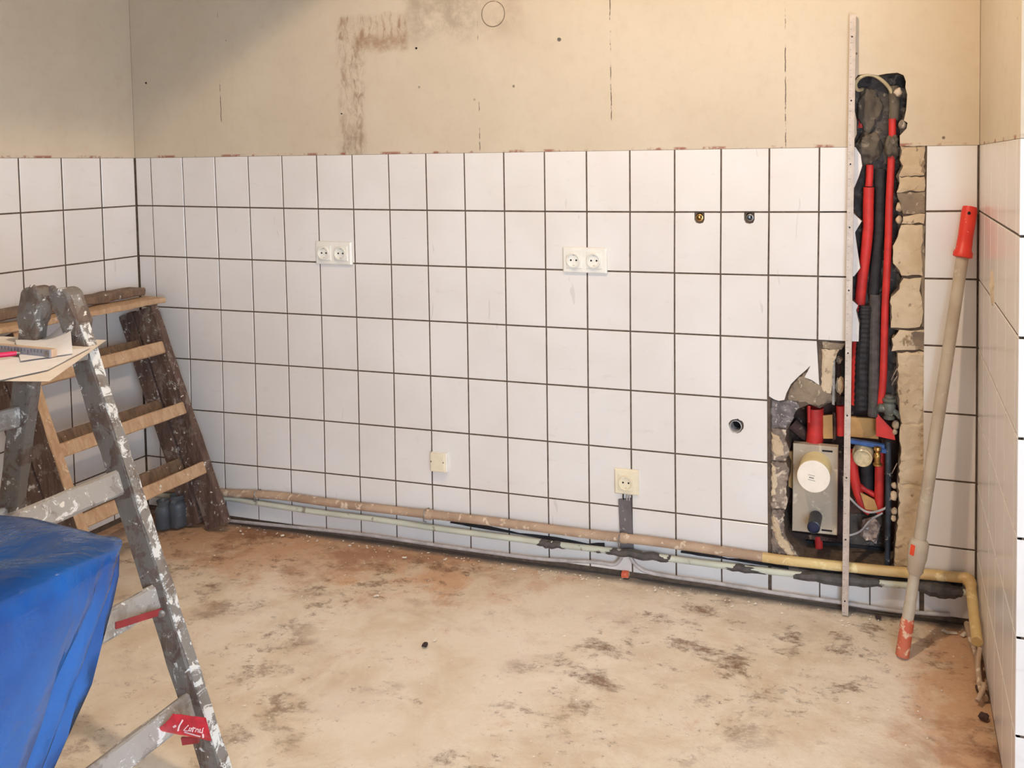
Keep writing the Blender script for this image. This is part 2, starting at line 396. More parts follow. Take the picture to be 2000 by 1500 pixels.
def rough(name, mat, P, yb, yf, amp, step, seed, parent=None, scale=40, edge=0.003, label=None):
    """lumpy slab filling polygon P [(x,z)] on the wall: real relief, ragged edge"""
    rnd = random.Random(seed)
    B = [(x + rnd.uniform(-edge, edge), z + rnd.uniform(-edge, edge)) for x, z in dense(P, step)]
    xs = [p[0] for p in B]; zs = [p[1] for p in B]; pts = list(B)
    x = min(xs)
    while x < max(xs):
        z = min(zs)
        while z < max(zs):
            q = (x + rnd.uniform(-.35, .35) * step, z + rnd.uniform(-.35, .35) * step)
            if inpoly(q[0], q[1], B) and min((q[0] - b[0]) ** 2 + (q[1] - b[1]) ** 2 for b in B) > (step * .45) ** 2: pts.append(q)
            z += step
        x += step
    nb = len(B)
    r = delaunay_2d_cdt([Vector(p) for p in pts], [], [list(range(nb))], 1, 1e-6)
    vs, fs = r[0], r[2]
    def yy(p, rim):
        h = nz(p[0] + seed, 0, p[1], scale) * .6 + nz(p[0], seed, p[1], scale * 2.4) * .4
        return yf - amp * h + (amp * .7 if rim else 0)
    src = r[3]
    m = MB(); m.add([V(p[0], yy(p, any(k < nb for k in src[i])), p[1]) for i, p in enumerate(vs)], fs)
    cnt = {}
    for f in fs:
        for k in range(len(f)):
            e = tuple(sorted((f[k], f[(k + 1) % len(f)]))); cnt[e] = cnt.get(e, 0) + 1
    for (a, b), n in cnt.items():
        if n == 1:
            pa, pb = m.v[a], m.v[b]
            m.add([pa, pb, V(pb.x, yb, pb.z), V(pa.x, yb, pa.z)], [(0, 1, 2, 3)])
    bm = bmesh.new(); me = bpy.data.meshes.new(name)
    me.from_pydata([tuple(v) for v in m.v], [], m.f); bm.from_mesh(me)
    bmesh.ops.remove_doubles(bm, verts=bm.verts, dist=1e-6); bmesh.ops.recalc_face_normals(bm, faces=bm.faces)
    bm.to_mesh(me); bm.free(); me.materials.append(M[mat])
    o = bpy.data.objects.new(name, me); col.objects.link(o)
    if parent: o.parent = parent
    if label: o['label'] = label
    return o
def pxpoly(L, y=0.0): return [(p.x, p.z) for p in (PW(a, b, y) for a, b in L)]

# ------------------------------------------------------------------ the room shell
# floor, gently uneven
fm = MB(); NX, NY = 110, 120; x0, x1, y0, y1 = -0.05, 3.80, -4.6, 0.12
for j in range(NY + 1):
    for i in range(NX + 1):
        x = x0 + (x1 - x0) * i / NX; y = y0 + (y1 - y0) * j / NY
        fm.v.append(V(x, y, -0.004 + 0.004 * nz(x, y, 0, 3) + 0.0022 * nz(x, y, 3, 14)))
for j in range(NY):
    for i in range(NX):
        a = j * (NX + 1) + i; fm.f.append((a, a + 1, a + NX + 2, a + NX + 1))
struct(fm.build('floor', 'floor', smooth=True, fix=False), 'dusty tan screed floor with brown stains')
struct(MB().box((-0.15, -4.7, ZC), (3.84, 0.2, ZC + 0.1)).build('ceiling', 'ceiling'))

CHASE = [(1669.6, 156), (1676, 147), (1692, 143), (1716, 148), (1733, 143), (1752, 142), (1764, 147), (1769, 158), (1768, 172), (1772, 185), (1769, 216),
         (1766, 234), (1771.6, 240), (1770, 252), (1757, 266), (1758, 290), (1757, 312), (1759.6, 324), (1751, 343), (1756, 360), (1751, 379), (1757, 395),
         (1763, 412), (1763, 427), (1758, 445), (1751, 466), (1744, 481), (1743, 514), (1761, 541), (1754, 565), (1739, 579), (1739, 641), (1756, 645),
         (1741, 663), (1741, 685), (1751, 690), (1752, 752), (1754, 800), (1759, 830), (1755, 862), (1760, 885), (1755, 905), (1752, 945), (1755, 985), (1752, 1022),
         (1748, 1060), (1745, 1112), (1570, 1092), (1546, 1070), (1533, 1048), (1531, 1032), (1528, 1018), (1533, 995), (1538, 982), (1533, 958),
         (1538, 938), (1542, 918), (1534, 903), (1540, 885), (1533, 862), (1535, 843), (1545, 826), (1553, 806), (1562, 797), (1580, 790), (1600, 797), (1616, 789),
         (1631, 786), (1631, 700), (1640, 686), (1656, 672), (1668, 668), (1678, 664), (1679, 632), (1673, 606), (1676.8, 596), (1662, 584), (1662.4, 543), (1680.4, 524), (1674.4, 483),
         (1670, 455), (1684, 432), (1666, 410), (1667, 372), (1676.8, 348), (1685, 324), (1681.6, 302), (1670.8, 286), (1668.4, 274), (1674.4, 262), (1672, 235), (1668.4, 216)]
rr = random.Random(3)
CH = [(x + rr.uniform(-.002, .002), z + rr.uniform(-.002, .002)) for x, z in dense(pxpoly(CHASE, 0.004), 0.02)]
def holepoly(px, py, r, n=16, y=0.004, sq=1.0):
    c = PW(px, py, y); return [(c.x + r * math.cos(2 * math.pi * k / n), c.z + r * sq * math.sin(2 * math.pi * k / n)) for k in range(n)]
H1 = holepoly(1366, 424, 0.013); H2 = holepoly(1463.5, 424, 0.013); H3 = holepoly(1437, 833, 0.0205, 20)
SUB = 0.009
wb = MB()
outer = [(0, -0.02), (XR, -0.02), (XR, ZC), (0, ZC)]
def lay(loops, y, m):
    o = len(m.v); flat = [p for L in loops for p in L]
    m.v += [V(p[0], y, p[1]) for p in flat]
    for tri in tessellate_polygon([[Vector((p[0], p[1], 0)) for p in L] for L in loops]): m.f.append(tuple(o + i for i in tri))
lay([outer, CH, H1, H2, H3], SUB, wb)
for H, dep in ((CH, 0.13), (H1, 0.06), (H2, 0.06), (H3, 0.10)):
    n = len(H)
    for k in range(n):
        a, b = H[k], H[(k + 1) % n]
        wb.add([(a[0], SUB, a[1]), (b[0], SUB, b[1]), (b[0], dep, b[1]), (a[0], dep, a[1])], [(0, 1, 2, 3)])
wb.box((-0.12, 0.16, -0.1), (3.5, 0.22, ZC))
WB = struct(wb.build('wall_back', 'grout', fix=False), 'back wall, plastered above and white tiled below, with an open pipe chase')

GR = 0.0024
xb = PW(1504, 700, 0).x
gb = MB(); lay([[(0, 0), (xb, 0), (xb, Z0), (0, Z0)], holepoly(1366, 424, 0.022), holepoly(1463.5, 424, 0.022), holepoly(1437, 833, 0.027, 20)], GR, gb)
xg = PW(1807.5, 700, 0).x
lay([[(xg, 0), (XR, 0), (XR, Z0), (xg, Z0)]], GR, gb)
lay([[(xb, 0), (xg, 0), (xg, .085), (xb, .085)]], GR, gb)
xq = PW(1603, 600, 0).x
lay([[(xb, PW(1550, 660, 0).z), (xq, PW(1550, 660, 0).z), (xq, Z0), (xb, Z0)]], GR, gb)
gb.build('grout_bed', 'grout', WB, fix=False)

# plaster above the tiling, notched round the chase
top = [p for p in CH if p[1] > Z0 + 0.002]
k0 = CH.index(top[0]); n = len(CH); seq = []
k = k0
while CH[(k - 1) % n][1] > Z0 + 0.002: k -= 1
while CH[k % n][1] > Z0 + 0.002: seq.append(CH[k % n]); k += 1
PL = [(0, Z0)] + [(seq[0][0], Z0)] + seq + [(seq[-1][0], Z0), (XR, Z0), (XR, ZC), (0, ZC)]
pl = MB(); lay([PL], 0.001, pl)
for k in range(len(PL)):
    a, b = PL[k], PL[(k + 1) % len(PL)]
    pl.add([(a[0], 0.001, a[1]), (b[0], 0.001, b[1]), (b[0], SUB + 0.001, b[1]), (a[0], SUB + 0.001, a[1])], [(0, 1, 2, 3)])
pl.build('plaster_layer', 'plaster', WB, fix=False)

# tiles: grid measured on the wall, corners corrected for the tiler's drift
KX = [-0.01966, 0.03329, -0.0435, 0.14811, -0.03551, 0.08934, -0.28201, -0.13619, -0.01024, 0.16515, 0.1038, -0.00052]
KZ = [0.01001, -0.01433, -0.01611, -0.0505, 0.08997, 0.06138, 0.03358, -0.07104, -0.08168, 0.01429, -0.00542, 0.01972]
TW, TH = 0.15, 0.15 * 1.306
def node(c, r):
    u = max(0.0, c) / 20; v = min(max(r, 0.4), 6.2) / 7
    dx = sum(KX[i * 3 + j] * u ** i * v ** j for i in range(4) for j in range(3))
    dz = sum(KZ[i * 3 + j] * u ** i * v ** j for i in range(4) for j in range(3))
    x = (c + 0.6285) * TW + dx; z = Z0 - r * TH + dz
    if c < -0.3: x = 0.002
    if c > 19.9: x = XR - 0.002
    if r == 0: z = Z0 + 0.0015
    if r == 7: z = 0.014
    return (x, z)
G = 0.0026
def quad(c0, r0, c1, r1):
    a, b, d, e = node(c0, r1), node(c1, r1), node(c1, r0), node(c0, r0)
    return [(a[0] + G, a[1] + G), (b[0] - G, b[1] + G), (d[0] - G, d[1] - G), (e[0] + G, e[1] - G)]
def tile(pts, parent, y1=None):
    j = random.uniform(-0.0006, 0.0006)
    return MB().plate(pts, SUB, (0.0 if y1 is None else y1) + j, 0.0012).build('tile', 'tile', parent)
cols = [-0.6285] + list(range(0, 21))
for i in range(len(cols) - 1):
    for r in range(7):
        c = cols[i]; ci = int(c) if c >= 0 else -1
        if ci == 18 and r < 6: continue
        if ci == 17 and r >= 3 and r < 6: continue
        if ci == 16 and 4 <= r < 6: continue
        if ci in (16, 17, 18) and r == 6: continue
        if ci == 17 and r < 3: continue
        if ci == 16 and r == 3: continue
        q = quad(c, r, cols[i + 1], r + 1)
        if r == 1 and ci in (14, 15):      # tap holes bite into the top edge of these two
            h = PW(1366 if ci == 14 else 1463.5, 424, 0); w = 0.0165; zt = q[2][1]
            q = [q[0], q[1], q[2], (h.x + w, zt), (h.x + w, h.z - .008), (h.x + w * .7, h.z - .018), (h.x, h.z - .021), (h.x - w * .7, h.z - .018), (h.x - w, h.z - .008), (h.x - w, zt), q[3]]
            MBt = MB(); lay([q], 0.0, MBt)
            for k in range(len(q)):
                a, b = q[k], q[(k + 1) % len(q)]; MBt.add([(a[0], 0, a[1]), (b[0], 0, b[1]), (b[0], SUB, b[1]), (a[0], SUB, a[1])], [(0, 1, 2, 3)])
            MBt.build('tile', 'tile', WB, fix=False); continue
        if r == 4 and ci == 15:            # drain hole cut through this one
            rj = random.Random(5); H = [(x + rj.uniform(-.0022, .0022), z + rj.uniform(-.0022, .0022)) for x, z in holepoly(1438, 832, 0.0235, 18, 0)]
            MBt = MB(); lay([q, H], 0.0, MBt)
            for L in (q, H):
                for k in range(len(L)):
                    a, b = L[k], L[(k + 1) % len(L)]; MBt.add([(a[0], 0, a[1]), (b[0], 0, b[1]), (b[0], SUB, b[1]), (a[0], SUB, a[1])], [(0, 1, 2, 3)])
            MBt.build('tile', 'tile', WB, fix=False); continue
        tile(q, WB)
# broken tiles along the chase
def slab(pts, parent, name='tile', mat='tile', y1=0.0):
    m = MB(); lay([pts], y1, m)
    for k in range(len(pts)):
        a, b = pts[k], pts[(k + 1) % len(pts)]; m.add([(a[0], y1, a[1]), (b[0], y1, b[1]), (b[0], SUB + .001, b[1]), (a[0], SUB + .001, a[1])], [(0, 1, 2, 3)])
    return m.build(name, mat, parent, fix=False)
def px(L): return pxpoly(L, 0.0)
BR = {0: [(1671, 290), (1681, 303), (1684, 324), (1677, 346), (1667, 370), (1666, 409)],
      1: [(1666, 416), (1683, 432), (1670, 454), (1674, 483), (1680, 524), (1668, 538)],
      2: [(1662, 544), (1661, 584), (1676, 597), (1672, 606), (1678, 632), (1677, 662)]}
for r in range(3):
    q = quad(17, r, 18, r + 1); e = px(BR[r])
    slab([q[0], (e[-1][0], q[0][1] + (q[1][1] - q[0][1]) * .6)] + list(reversed(e))[1:-1] + [(e[0][0], q[3][1] + (q[2][1] - q[3][1]) * .6), q[3]], WB)
q = quad(16, 3, 17, 4)
slab([q[3], (q[3][0], px([(1504, 774)])[0][1])] + px([(1512, 780), (1521, 783), (1532, 781), (1536, 768), (1545, 750), (1560, 735), (1575, 722), (1583, 714), (1578, 725), (1571, 737), (1585, 742), (1600, 752)]) + [q[2]], WB)
# skirting row of cut tiles under the pipes, where the full tiles are gone
za, zb = 0.012, 0.155
sk = [PW(x, 1150, 0).x for x in (1506, 1601, 1699, 1797)]
for a, b in zip(sk[:-1], sk[1:]): tile([(a + .002, za), (b - .002, za), (b - .002, zb - .06), (a + .002, zb - .06)], WB)
# adhesive and plaster left behind beside the chase
def pad(L, mat, yf, amp, step, seed, name='plaster_pad', sc=40): return rough(name, mat, px(L), SUB + .002, yf, amp, step, seed, WB, sc)
pad([(1760, 286), (1806, 284), (1806, 342), (1754, 344), (1762, 326), (1759, 312)], 'pad', 0.004, 0.004, 0.012, 1)
pad([(1754, 346), (1806, 345), (1806, 372), (1752, 375), (1757, 360)], 'pad', 0.004, 0.004, 0.012, 2)
pad([(1753, 378), (1806, 375), (1806, 415), (1764, 420), (1758, 395)], 'pad_grey', 0.004, 0.003, 0.012, 3)
pad([(1765, 422), (1806, 417), (1806, 436), (1760, 438)], 'pad', 0.004, 0.003, 0.012, 4)
pad([(1760, 441), (1800, 440), (1803, 470), (1799, 500), (1804, 538), (1762, 540), (1745, 513), (1746, 482)], 'pad', 0.002, 0.0025, 0.014, 5)
pad([(1764, 545), (1800, 544), (1797, 570), (1803, 600), (1798, 640), (1741, 641), (1740, 580), (1755, 566)], 'pad', 0.002, 0.0025, 0.014, 6)
pad([(1797, 440), (1807, 440), (1807, 640), (1800, 640)], 'pad_grey', 0.005, 0.002, 0.014, 7)
pad([(1758, 647), (1806, 645), (1806, 685), (1743, 685), (1743, 664)], 'pad', 0.003, 0.003, 0.012, 8)
pad([(1780, 650), (1806, 648), (1805, 676), (1777, 674)], 'pad_grey', -0.0005, 0.002, 0.012, 9)
pad([(1753, 690), (1806, 688), (1806, 830), (1762, 832), (1756, 790)], 'pad', 0.001, 0.006, 0.012, 10)
pad([(1760, 830), (1807, 828), (1807, 950), (1755, 944), (1758, 905), (1762, 885), (1757, 862)], 'pad', 0.000, 0.005, 0.012, 11)
pad([(1754, 945), (1807, 948), (1807, 1118), (1748, 1111), (1750, 1060), (1754, 1022), (1757, 985)], 'pad', 0.001, 0.006, 0.012, 12)
# left of the chase
pad([(1606, 668), (1650, 671), (1644, 684), (1606, 682)], 'pad_grey', 0.005, 0.002, 0.012, 13, 'adhesive_strip')
pad([(1606, 684), (1640, 684), (1631, 700), (1626, 745), (1622, 770), (1603, 772)], 'pad', 0.003, 0.005, 0.010, 14)
pad([(1584, 718), (1572, 737), (1602, 754), (1622, 770), (1630, 784), (1616, 787), (1600, 795), (1580, 788), (1556, 784), (1538, 781), (1540, 766), (1549, 750), (1564, 734)], 'pad_grey', 0.003, 0.004, 0.009, 15, 'adhesive_patch', 60)
pad([(1505, 778), (1520, 786), (1534, 784), (1556, 786), (1562, 797), (1553, 806), (1545, 826), (1535, 838), (1506, 836)], 'concrete', 0.003, 0.007, 0.007, 16, 'broken_concrete', 110)
pad([(1506, 838), (1534, 840), (1534, 862), (1541, 885), (1535, 903), (1506, 901)], 'mortar', 0.001, 0.009, 0.008, 17, 'mortar_edge', 70)
pad([(1507, 845), (1522, 852), (1530, 872), (1531, 890), (1518, 892), (1509, 880)], 'pad', -0.004, 0.004, 0.008, 18)
pad([(1506, 903), (1535, 905), (1542, 918), (1538, 938), (1533, 958), (1538, 982), (1533, 995), (1506, 996)], 'mortar', 0.001, 0.009, 0.008, 19, 'mortar_edge', 70)
pad([(1506, 998), (1532, 998), (1529, 1018), (1532, 1034), (1534, 1048), (1547, 1070), (1560, 1090), (1506, 1082)], 'mortar', 0.001, 0.009, 0.008, 20, 'mortar_edge', 70)
pad([(1507, 906), (1514, 912), (1518, 940), (1514, 965), (1507, 972)], 'pad', -0.004, 0.004, 0.007, 21)
pad([(1509, 1005), (1518, 1015), (1526, 1045), (1540, 1064), (1552, 1086), (1538, 1084), (1520, 1062), (1510, 1035)], 'pad', -0.005, 0.005, 0.007, 22)
# masonry at the back of the chase
ccx = [p[0] for p in CH]; ccz = [p[1] for p in CH]
zs = PW(1650, 800).z
rough('masonry_back', 'masonry', [(PW(1655, 400).x, zs), (PW(1790, 400).x, zs), (PW(1790, 400).x, max(ccz) + .03), (PW(1655, 400).x, max(ccz) + .03)], 0.15, 0.056, 0.020, 0.012, 31, WB, 38)
rough('masonry_back', 'brickwork', [(min(ccx) - .02, min(ccz) - .03), (max(ccx) + .02, min(ccz) - .03), (max(ccx) + .02, zs), (min(ccx) - .02, zs)], 0.158, 0.135, 0.012, 0.025, 32, WB, 22)

# left wall
wl = struct(MB().box((-0.12, -4.6, -0.1), (-0.0024, 0.2, ZC)).build('wall_left', 'grout'), 'left wall, plastered above and white tiled below')
MB().box((-SUB, -4.5, Z0), (-0.001, 0.001, ZC)).build('plaster_layer', 'plaster', wl)
def side_tile(parent, x_face, dirx, ya, yb, za, zb):
    # tile on a wall of constant x; face at x_face, body towards dirx
    m = MB(); c = 0.0012; b = SUB
    ya, yb = ya + G, yb - G; za, zb = za + G, zb - G
    r0 = [V(x_face + dirx * b, y, z) for y, z in ((ya, za), (yb, za), (yb, zb), (ya, zb))]
    r1 = [V(x_face + dirx * c, y, z) for y, z in ((ya, za), (yb, za), (yb, zb), (ya, zb))]
    k = c * 1.2
    r2 = [V(x_face, y, z) for y, z in ((ya + k, za + k), (yb - k, za + k), (yb - k, zb - k), (ya + k, zb - k))]
    m.sweep([r0, r1, r2]); return m.build('tile', 'tile', parent)
def zrow(c, r): return node(c, r)[1]
lw = [0.0, 0.1475, 0.300, 0.452] + [0.452 + 0.152 * k for k in range(1, 11)]
for k in range(len(lw) - 1):
    for r in range(7): side_tile(wl, 0.0, -1, -lw[k + 1], -lw[k] - (0.002 if k == 0 else 0), zrow(0, r + 1), zrow(0, r))
MB().box((-SUB, -4.5, 0.0), (-0.001, -lw[-1] - .004, Z0)).build('plaster_layer', 'plaster', wl)

# right wall, its outer corner and the return that faces the room
wr = struct(MB().box((XR + 0.0024, YE + SUB, -0.1), (XR + 0.4, 0.2, ZC)).build('wall_right', 'grout'), 'right wall, plastered above and white tiled below')
MB().box((XR + 0.001, YE + SUB, Z0), (XR + SUB, 0.001, ZC)).build('plaster_layer', 'plaster', wr)
rw = [0.002, 0.152, 0.304, 0.456, 0.608, 0.76, -YE]
for k in range(len(rw) - 1):
    for r in range(7): side_tile(wr, XR, 1, -rw[k + 1], -rw[k], zrow(20, r + 1), zrow(20, r))
fp = PX(1938, 562, XR)
m = MB(); NF = 12
for j in range(NF + 1):
    for i in range(NF + 1):
        u, v = i / NF, j / NF; k = math.sin(math.pi * u) * math.sin(math.pi * v)
        m.v.append(V(XR + .001 - .006 * k * (1 + .6 * nz(u, v, 2, 5)), fp.y + (u - .5) * .10 + .02 * nz(u, v, 0, 3), fp.z + (v - .5) * .085 + .015 * nz(v, u, 7, 3)))
for j in range(NF):
    for i in range(NF): a = j * (NF + 1) + i; m.f.append((a, a + 1, a + NF + 2, a + NF + 1))
m.build('filler_patch', 'pad', wr, smooth=True)
wn = struct(MB().box((XR + SUB, YE + 0.0024, -0.1), (3.72, YE + 0.06, ZC)).build('wall_return', 'grout'), 'pale tiled wall end facing the room')
MB().box((XR, YE + 0.001, Z0), (3.72, YE + SUB, ZC)).build('plaster_layer', 'plaster', wn)
for k in range(4):
    for r in range(7):
        a = XR + k * 0.15; tile_ = [(a + G, zrow(20, r + 1) + G), (a + .15 - G, zrow(20, r + 1) + G), (a + .15 - G, zrow(20, r) - G), (a + G, zrow(20, r) - G)]
        if k == 0: tile_[0] = (XR - .0005, tile_[0][1]); tile_[3] = (XR - .0005, tile_[3][1])
        MB().plate(tile_, YE + SUB, YE, 0.0012).build('tile', 'tile', wn)
wy0, wy1, wz0, wz1 = -3.70, -2.20, 0.06, 1.66
m = MB().box((3.72, -4.6, -0.1), (3.84, wy0, ZC)).box((3.72, wy1, -0.1), (3.84, YE + .06, ZC)).box((3.72, wy0, -0.1), (3.84, wy1, wz0)).box((3.72, wy0, wz1), (3.84, wy1, ZC))
struct(m.build('wall_side', 'roomwall'))
struct(MB().box((-0.12, -4.62, -0.1), (3.84, -4.5, ZC)).build('wall_rear', 'roomwall'))
w1 = MB(); ym = (wy0 + wy1) / 2
for a, b, c, d in ((wy0, wy0 + .06, wz0, wz1), (wy1 - .06, wy1, wz0, wz1), (wy0, wy1, wz0, wz0 + .06), (wy0, wy1, wz1 - .06, wz1), (ym - .04, ym + .04, wz0, wz1)):
    w1.box((3.75, a, c), (3.82, b, d))
w1 = struct(w1.build('window_1', 'frame'))
for a, b in ((wy0 + .06, ym - .04), (ym + .04, wy1 - .06)):
    MB().box((3.78, a, wz0 + .06), (3.785, b, wz1 - .06)).build('pane', 'glass', w1)

# ------------------------------------------------------------------ ceiling lamp (out of frame, lights the room)
lt = thing('ceiling_lamp', 'tilted round reflector lamp hanging from the ceiling', 'lamp', (LAMP.x, LAMP.y, LAMP.z))
A = -LAMP_AXIS
auto_smooth(MB().lathe(LAMP, A, [(0.02, 0.075), (0.05, 0.072), (0.085, 0.05), (0.105, 0.012), (0.103, 0.012), (0.082, 0.046), (0.048, 0.066), (0.02, 0.069)], 32).build('reflector', 'lampmetal', lt))
auto_smooth(MB().lathe(LAMP, A, [(0.004, 0.02), (0.022, 0.03), (0.028, 0.045), (0.018, 0.06), (0.014, 0.068)], 16).build('bulb', 'bulb', lt))
MB().tube([LAMP + A * .075, LAMP + A * .1 + V(0, 0, .02), V(LAMP.x - .04, LAMP.y, ZC - .004)], 0.008, 8).build('stem', 'lampmetal', lt)
add_light('ceiling_lamp_light', 'SPOT', LAMP, LAMP + LAMP_AXIS, 70, (1.0, 0.80, 0.57), spot_size=math.radians(176), spot_blend=0.06, shadow_soft_size=0.05)

# ------------------------------------------------------------------ sockets and boxes
def socket(c, gangs, label, mat='whiteplastic', one=None):
    w = 0.071 * gangs + 0.012; h = 0.083
    t = thing('double_socket' if gangs == 2 else 'wall_socket', label, 'socket', (c.x, 0, c.z))
    P = [(c.x - w / 2, c.z - h / 2), (c.x + w / 2, c.z - h / 2), (c.x + w / 2, c.z + h / 2), (c.x - w / 2, c.z + h / 2)]
    MB().plate(P, 0.0, -0.011, 0.004).build('frame', mat, t)
    for g in range(gangs):
        x = c.x + (g - (gangs - 1) / 2) * 0.071
        s = 0.0275
        ins = MB().plate([(x - s, c.z - s), (x + s, c.z - s), (x + s, c.z + s), (x - s, c.z + s)], -0.010, -0.0145, 0.0015).build('socket_insert', mat, t)
        auto_smooth(MB().lathe((x, -0.0138, c.z), (0, -1, 0), [(0.0235, 0), (0.0235, .0080), (0.0215, .0088), (0.0194, .0070), (0.0190, .0012), (0.001, .0012)], 32).build('socket_cup', mat, ins))
        for dx in (-0.0095, 0.0095):
            MB().lathe((x + dx, -0.0148, c.z), (0, -1, 0), [(0.0031, 0), (0.0031, .0012)], 12).build('pin_hole', 'hole', ins)
        for dz in (-0.0165, 0.0165):
            MB().box((x - .0022, -0.0168, c.z + dz - .0012), (x + .0022, -0.0148, c.z + dz + .0012)).build('earth_clip', 'alu', ins)
    return t
socket(PW(652, 494, -.006), 2, 'white double wall socket on the tiles, on the side towards the ladders')
socket(PW(1142, 508, -.006), 2, 'white double wall socket on the tiles beside the two tap holes')
sc = PW(1224, 941, -.006)
s3 = socket(sc, 1, 'ivory single wall socket with loose wires above a grey cable duct', 'ivory')
for i, dx in enumerate((-0.012, 0.002, 0.012)):
    MB().tube([V(sc.x + dx, -0.006, sc.z - .041), V(sc.x + dx * .9 - .001, -0.009, sc.z - .052), V(sc.x + dx * .8, -0.006, sc.z - .066)], 0.0022, 8).build('wire', 'hole' if i == 0 else 'cable', s3)
a, b, c2, d = PW(1209, 974, 0), PW(1233, 972, 0), PW(1239, 1068, 0), PW(1214, 1068, 0)
tag(MB().plate([(d.x, d.z - .03), (c2.x, c2.z - .03), (b.x, b.z), (a.x, a.z)], 0.0, -0.009, 0.0012).build('cable_duct', 'duct'), 'short grey cable duct running down from the ivory socket', 'duct')
jc = PW(858, 902, -.012); s = 0.0285
jb = thing('junction_box', 'small square cream junction box on the tiles', 'junction box', (jc.x, 0, jc.z))
MB().plate([(jc.x - s - .002, jc.z - s * 1.15), (jc.x + s + .002, jc.z - s * 1.15), (jc.x + s + .002, jc.z + s * 1.15), (jc.x - s - .002, jc.z + s * 1.15)], 0, -0.016, 0.001).build('body', 'whiteplastic', jb)
jl = MB().plate([(jc.x - s, jc.z - s * 1.12), (jc.x + s, jc.z - s * 1.12), (jc.x + s, jc.z + s * 1.12), (jc.x - s, jc.z + s * 1.12)], -0.016, -0.026, 0.003).build('lid', 'ivory', jb)
for dx in (-.024, .024): MB().lathe((jc.x + dx, -.0255, jc.z + .004), (0, -1, 0), [(.0022, 0), (.0022, .0012)], 10).build('screw', 'hole', jl)

# tap connections and drain
for i, pxx in enumerate((1366, 1463.5)):
    c = PW(pxx + (0 if i == 0 else 1), 425, 0.004)
    t = thing('tap_connection', 'threaded brass tap connection sunk in the tiles, the one nearer the double socket' if i == 0 else 'threaded tap connection in smeared cement, the one nearer the open pipe chase', 'pipe fitting', (c.x, .01, c.z), 'tap connections in the tiling')
    auto_smooth(MB().lathe((c.x, 0.05, c.z), (0, -1, 0), [(.0115, 0), (.0115, .044), (.0085, .045), (.0078, .02), (.001, .018)], 24).build('threaded_sleeve', 'brass' if i == 0 else 'steel', t))
    MB().lathe((c.x, .0325, c.z), (0, -1, 0), [(.0078, 0), (.0078, .001)], 20).build('bore', 'hole', t)
    rough('cement_bed', 'cement' if i == 0 else 'pad', [(c.x + dx, c.z + dz) for dx, dz in ((-.0155, -.008), (-.011, -.0165), (0, -.019), (.011, -.0165), (.0155, -.008), (.0155, .0135), (-.0155, .0135))], .02, .0065, .003, .005, 50 + i, t, 90, .0008)
c = PW(1437, 833, 0.006)
t = thing('drain_pipe', 'grey drain pipe stub set in a round hole through the tiles', 'pipe', (c.x, .01, c.z))
auto_smooth(MB().lathe((c.x, .09, c.z), (0, -1, 0), [(.0195, 0), (.0195, .083), (.0168, .084), (.0160, .01), (.001, .009)], 28).build('pipe_wall', 'cable', t))
MB().lathe((c.x, .045, c.z), (0, -1, 0), [(.0160, 0), (.0160, .001)], 24).build('bore', 'hole', t)

# round scribed hole, wall plug
c = PW(963, 27, 0.0)
t = thing('round_wall_cover', 'round plastered cover set flush in the upper wall', 'cover', (c.x, 0, c.z))
auto_smooth(MB().lathe((c.x, 0.0012, c.z), (0, -1, 0), [(.041, 0), (.0408, .0012), (.0, .0014)], 40).build('disc', 'plaster', t))
ring = [V(c.x + .0425 * math.cos(2 * math.pi * k / 40), 0.0005, c.z + .0425 * math.sin(2 * math.pi * k / 40)) for k in range(41)]
MB().tube(ring, .0016, 6, False).build('scribed_edge', 'pad_grey', t)
for i, (a, b, r) in enumerate(((1092, 77, .0052), (813, 94, .003), (285, 162, .003), (667, 222, .0022))):
    c = PW(a, b, 0)
    tag(MB().lathe((c.x, .0012, c.z), (0, -1, 0), [(r * 1.3, 0), (r * 1.2, .002), (r * .7, .0022), (r * .6, .0012), (.0002, .0011)], 14).build('wall_plug', 'steel' if i == 0 else 'hole'),
        ('grey plug in a drill hole right of the round wall cover', 'dark nail head under the comb-shaped stain', 'dark nail head on the plaster near the left corner', 'tiny dark nail head beside the brown run-down stain')[i], 'wall plug')

# ------------------------------------------------------------------ straight edge and telescopic pole
pb = V(2.722, -0.047, 0.0); pt = PW(1665, 28, -0.014)
t = thing('straightedge', 'long aluminium straightedge with punched holes leaning on the wall', 'straightedge', pb)
ax = (pt - pb).normalized(); wv = V(1, 0, 0); tv = ax.cross(wv).normalized()
bar = MB().board(pb + ax * .002, pt, wv * .0165, tv * .006, 2, 0, .12).build('bar', 'alu', t)
MB().board(pb + ax * .002 + wv * .0085 + tv * .001, pt + wv * .0085 + tv * .001, wv * .004, tv * .011, 2, 0, .1).build('edge_lip', 'alu', t)
L = (pt - pb).length; face = -tv if tv.y > 0 else tv
for k in range(10):
    p = pb + ax * (0.045 + k * 0.187) + face * .0026
    if 0.045 + k * .187 < L: MB().lathe(p, face, [(.0026, 0), (.0026, .0012)], 10).build('punched_hole', 'hole', t)
tk = MB()
for k in range(int(L / 0.02)):
    p = pb + ax * (.01 + k * .02) + face * .0031 - wv * (.0035 if k % 5 else .002)
    tk.board(p - wv * (.002 if k % 5 else .0035), p + wv * (.002 if k % 5 else .0035), ax * .0008, face * .0006, 1)
tk.build('scale_marks', 'greyfoam', t)

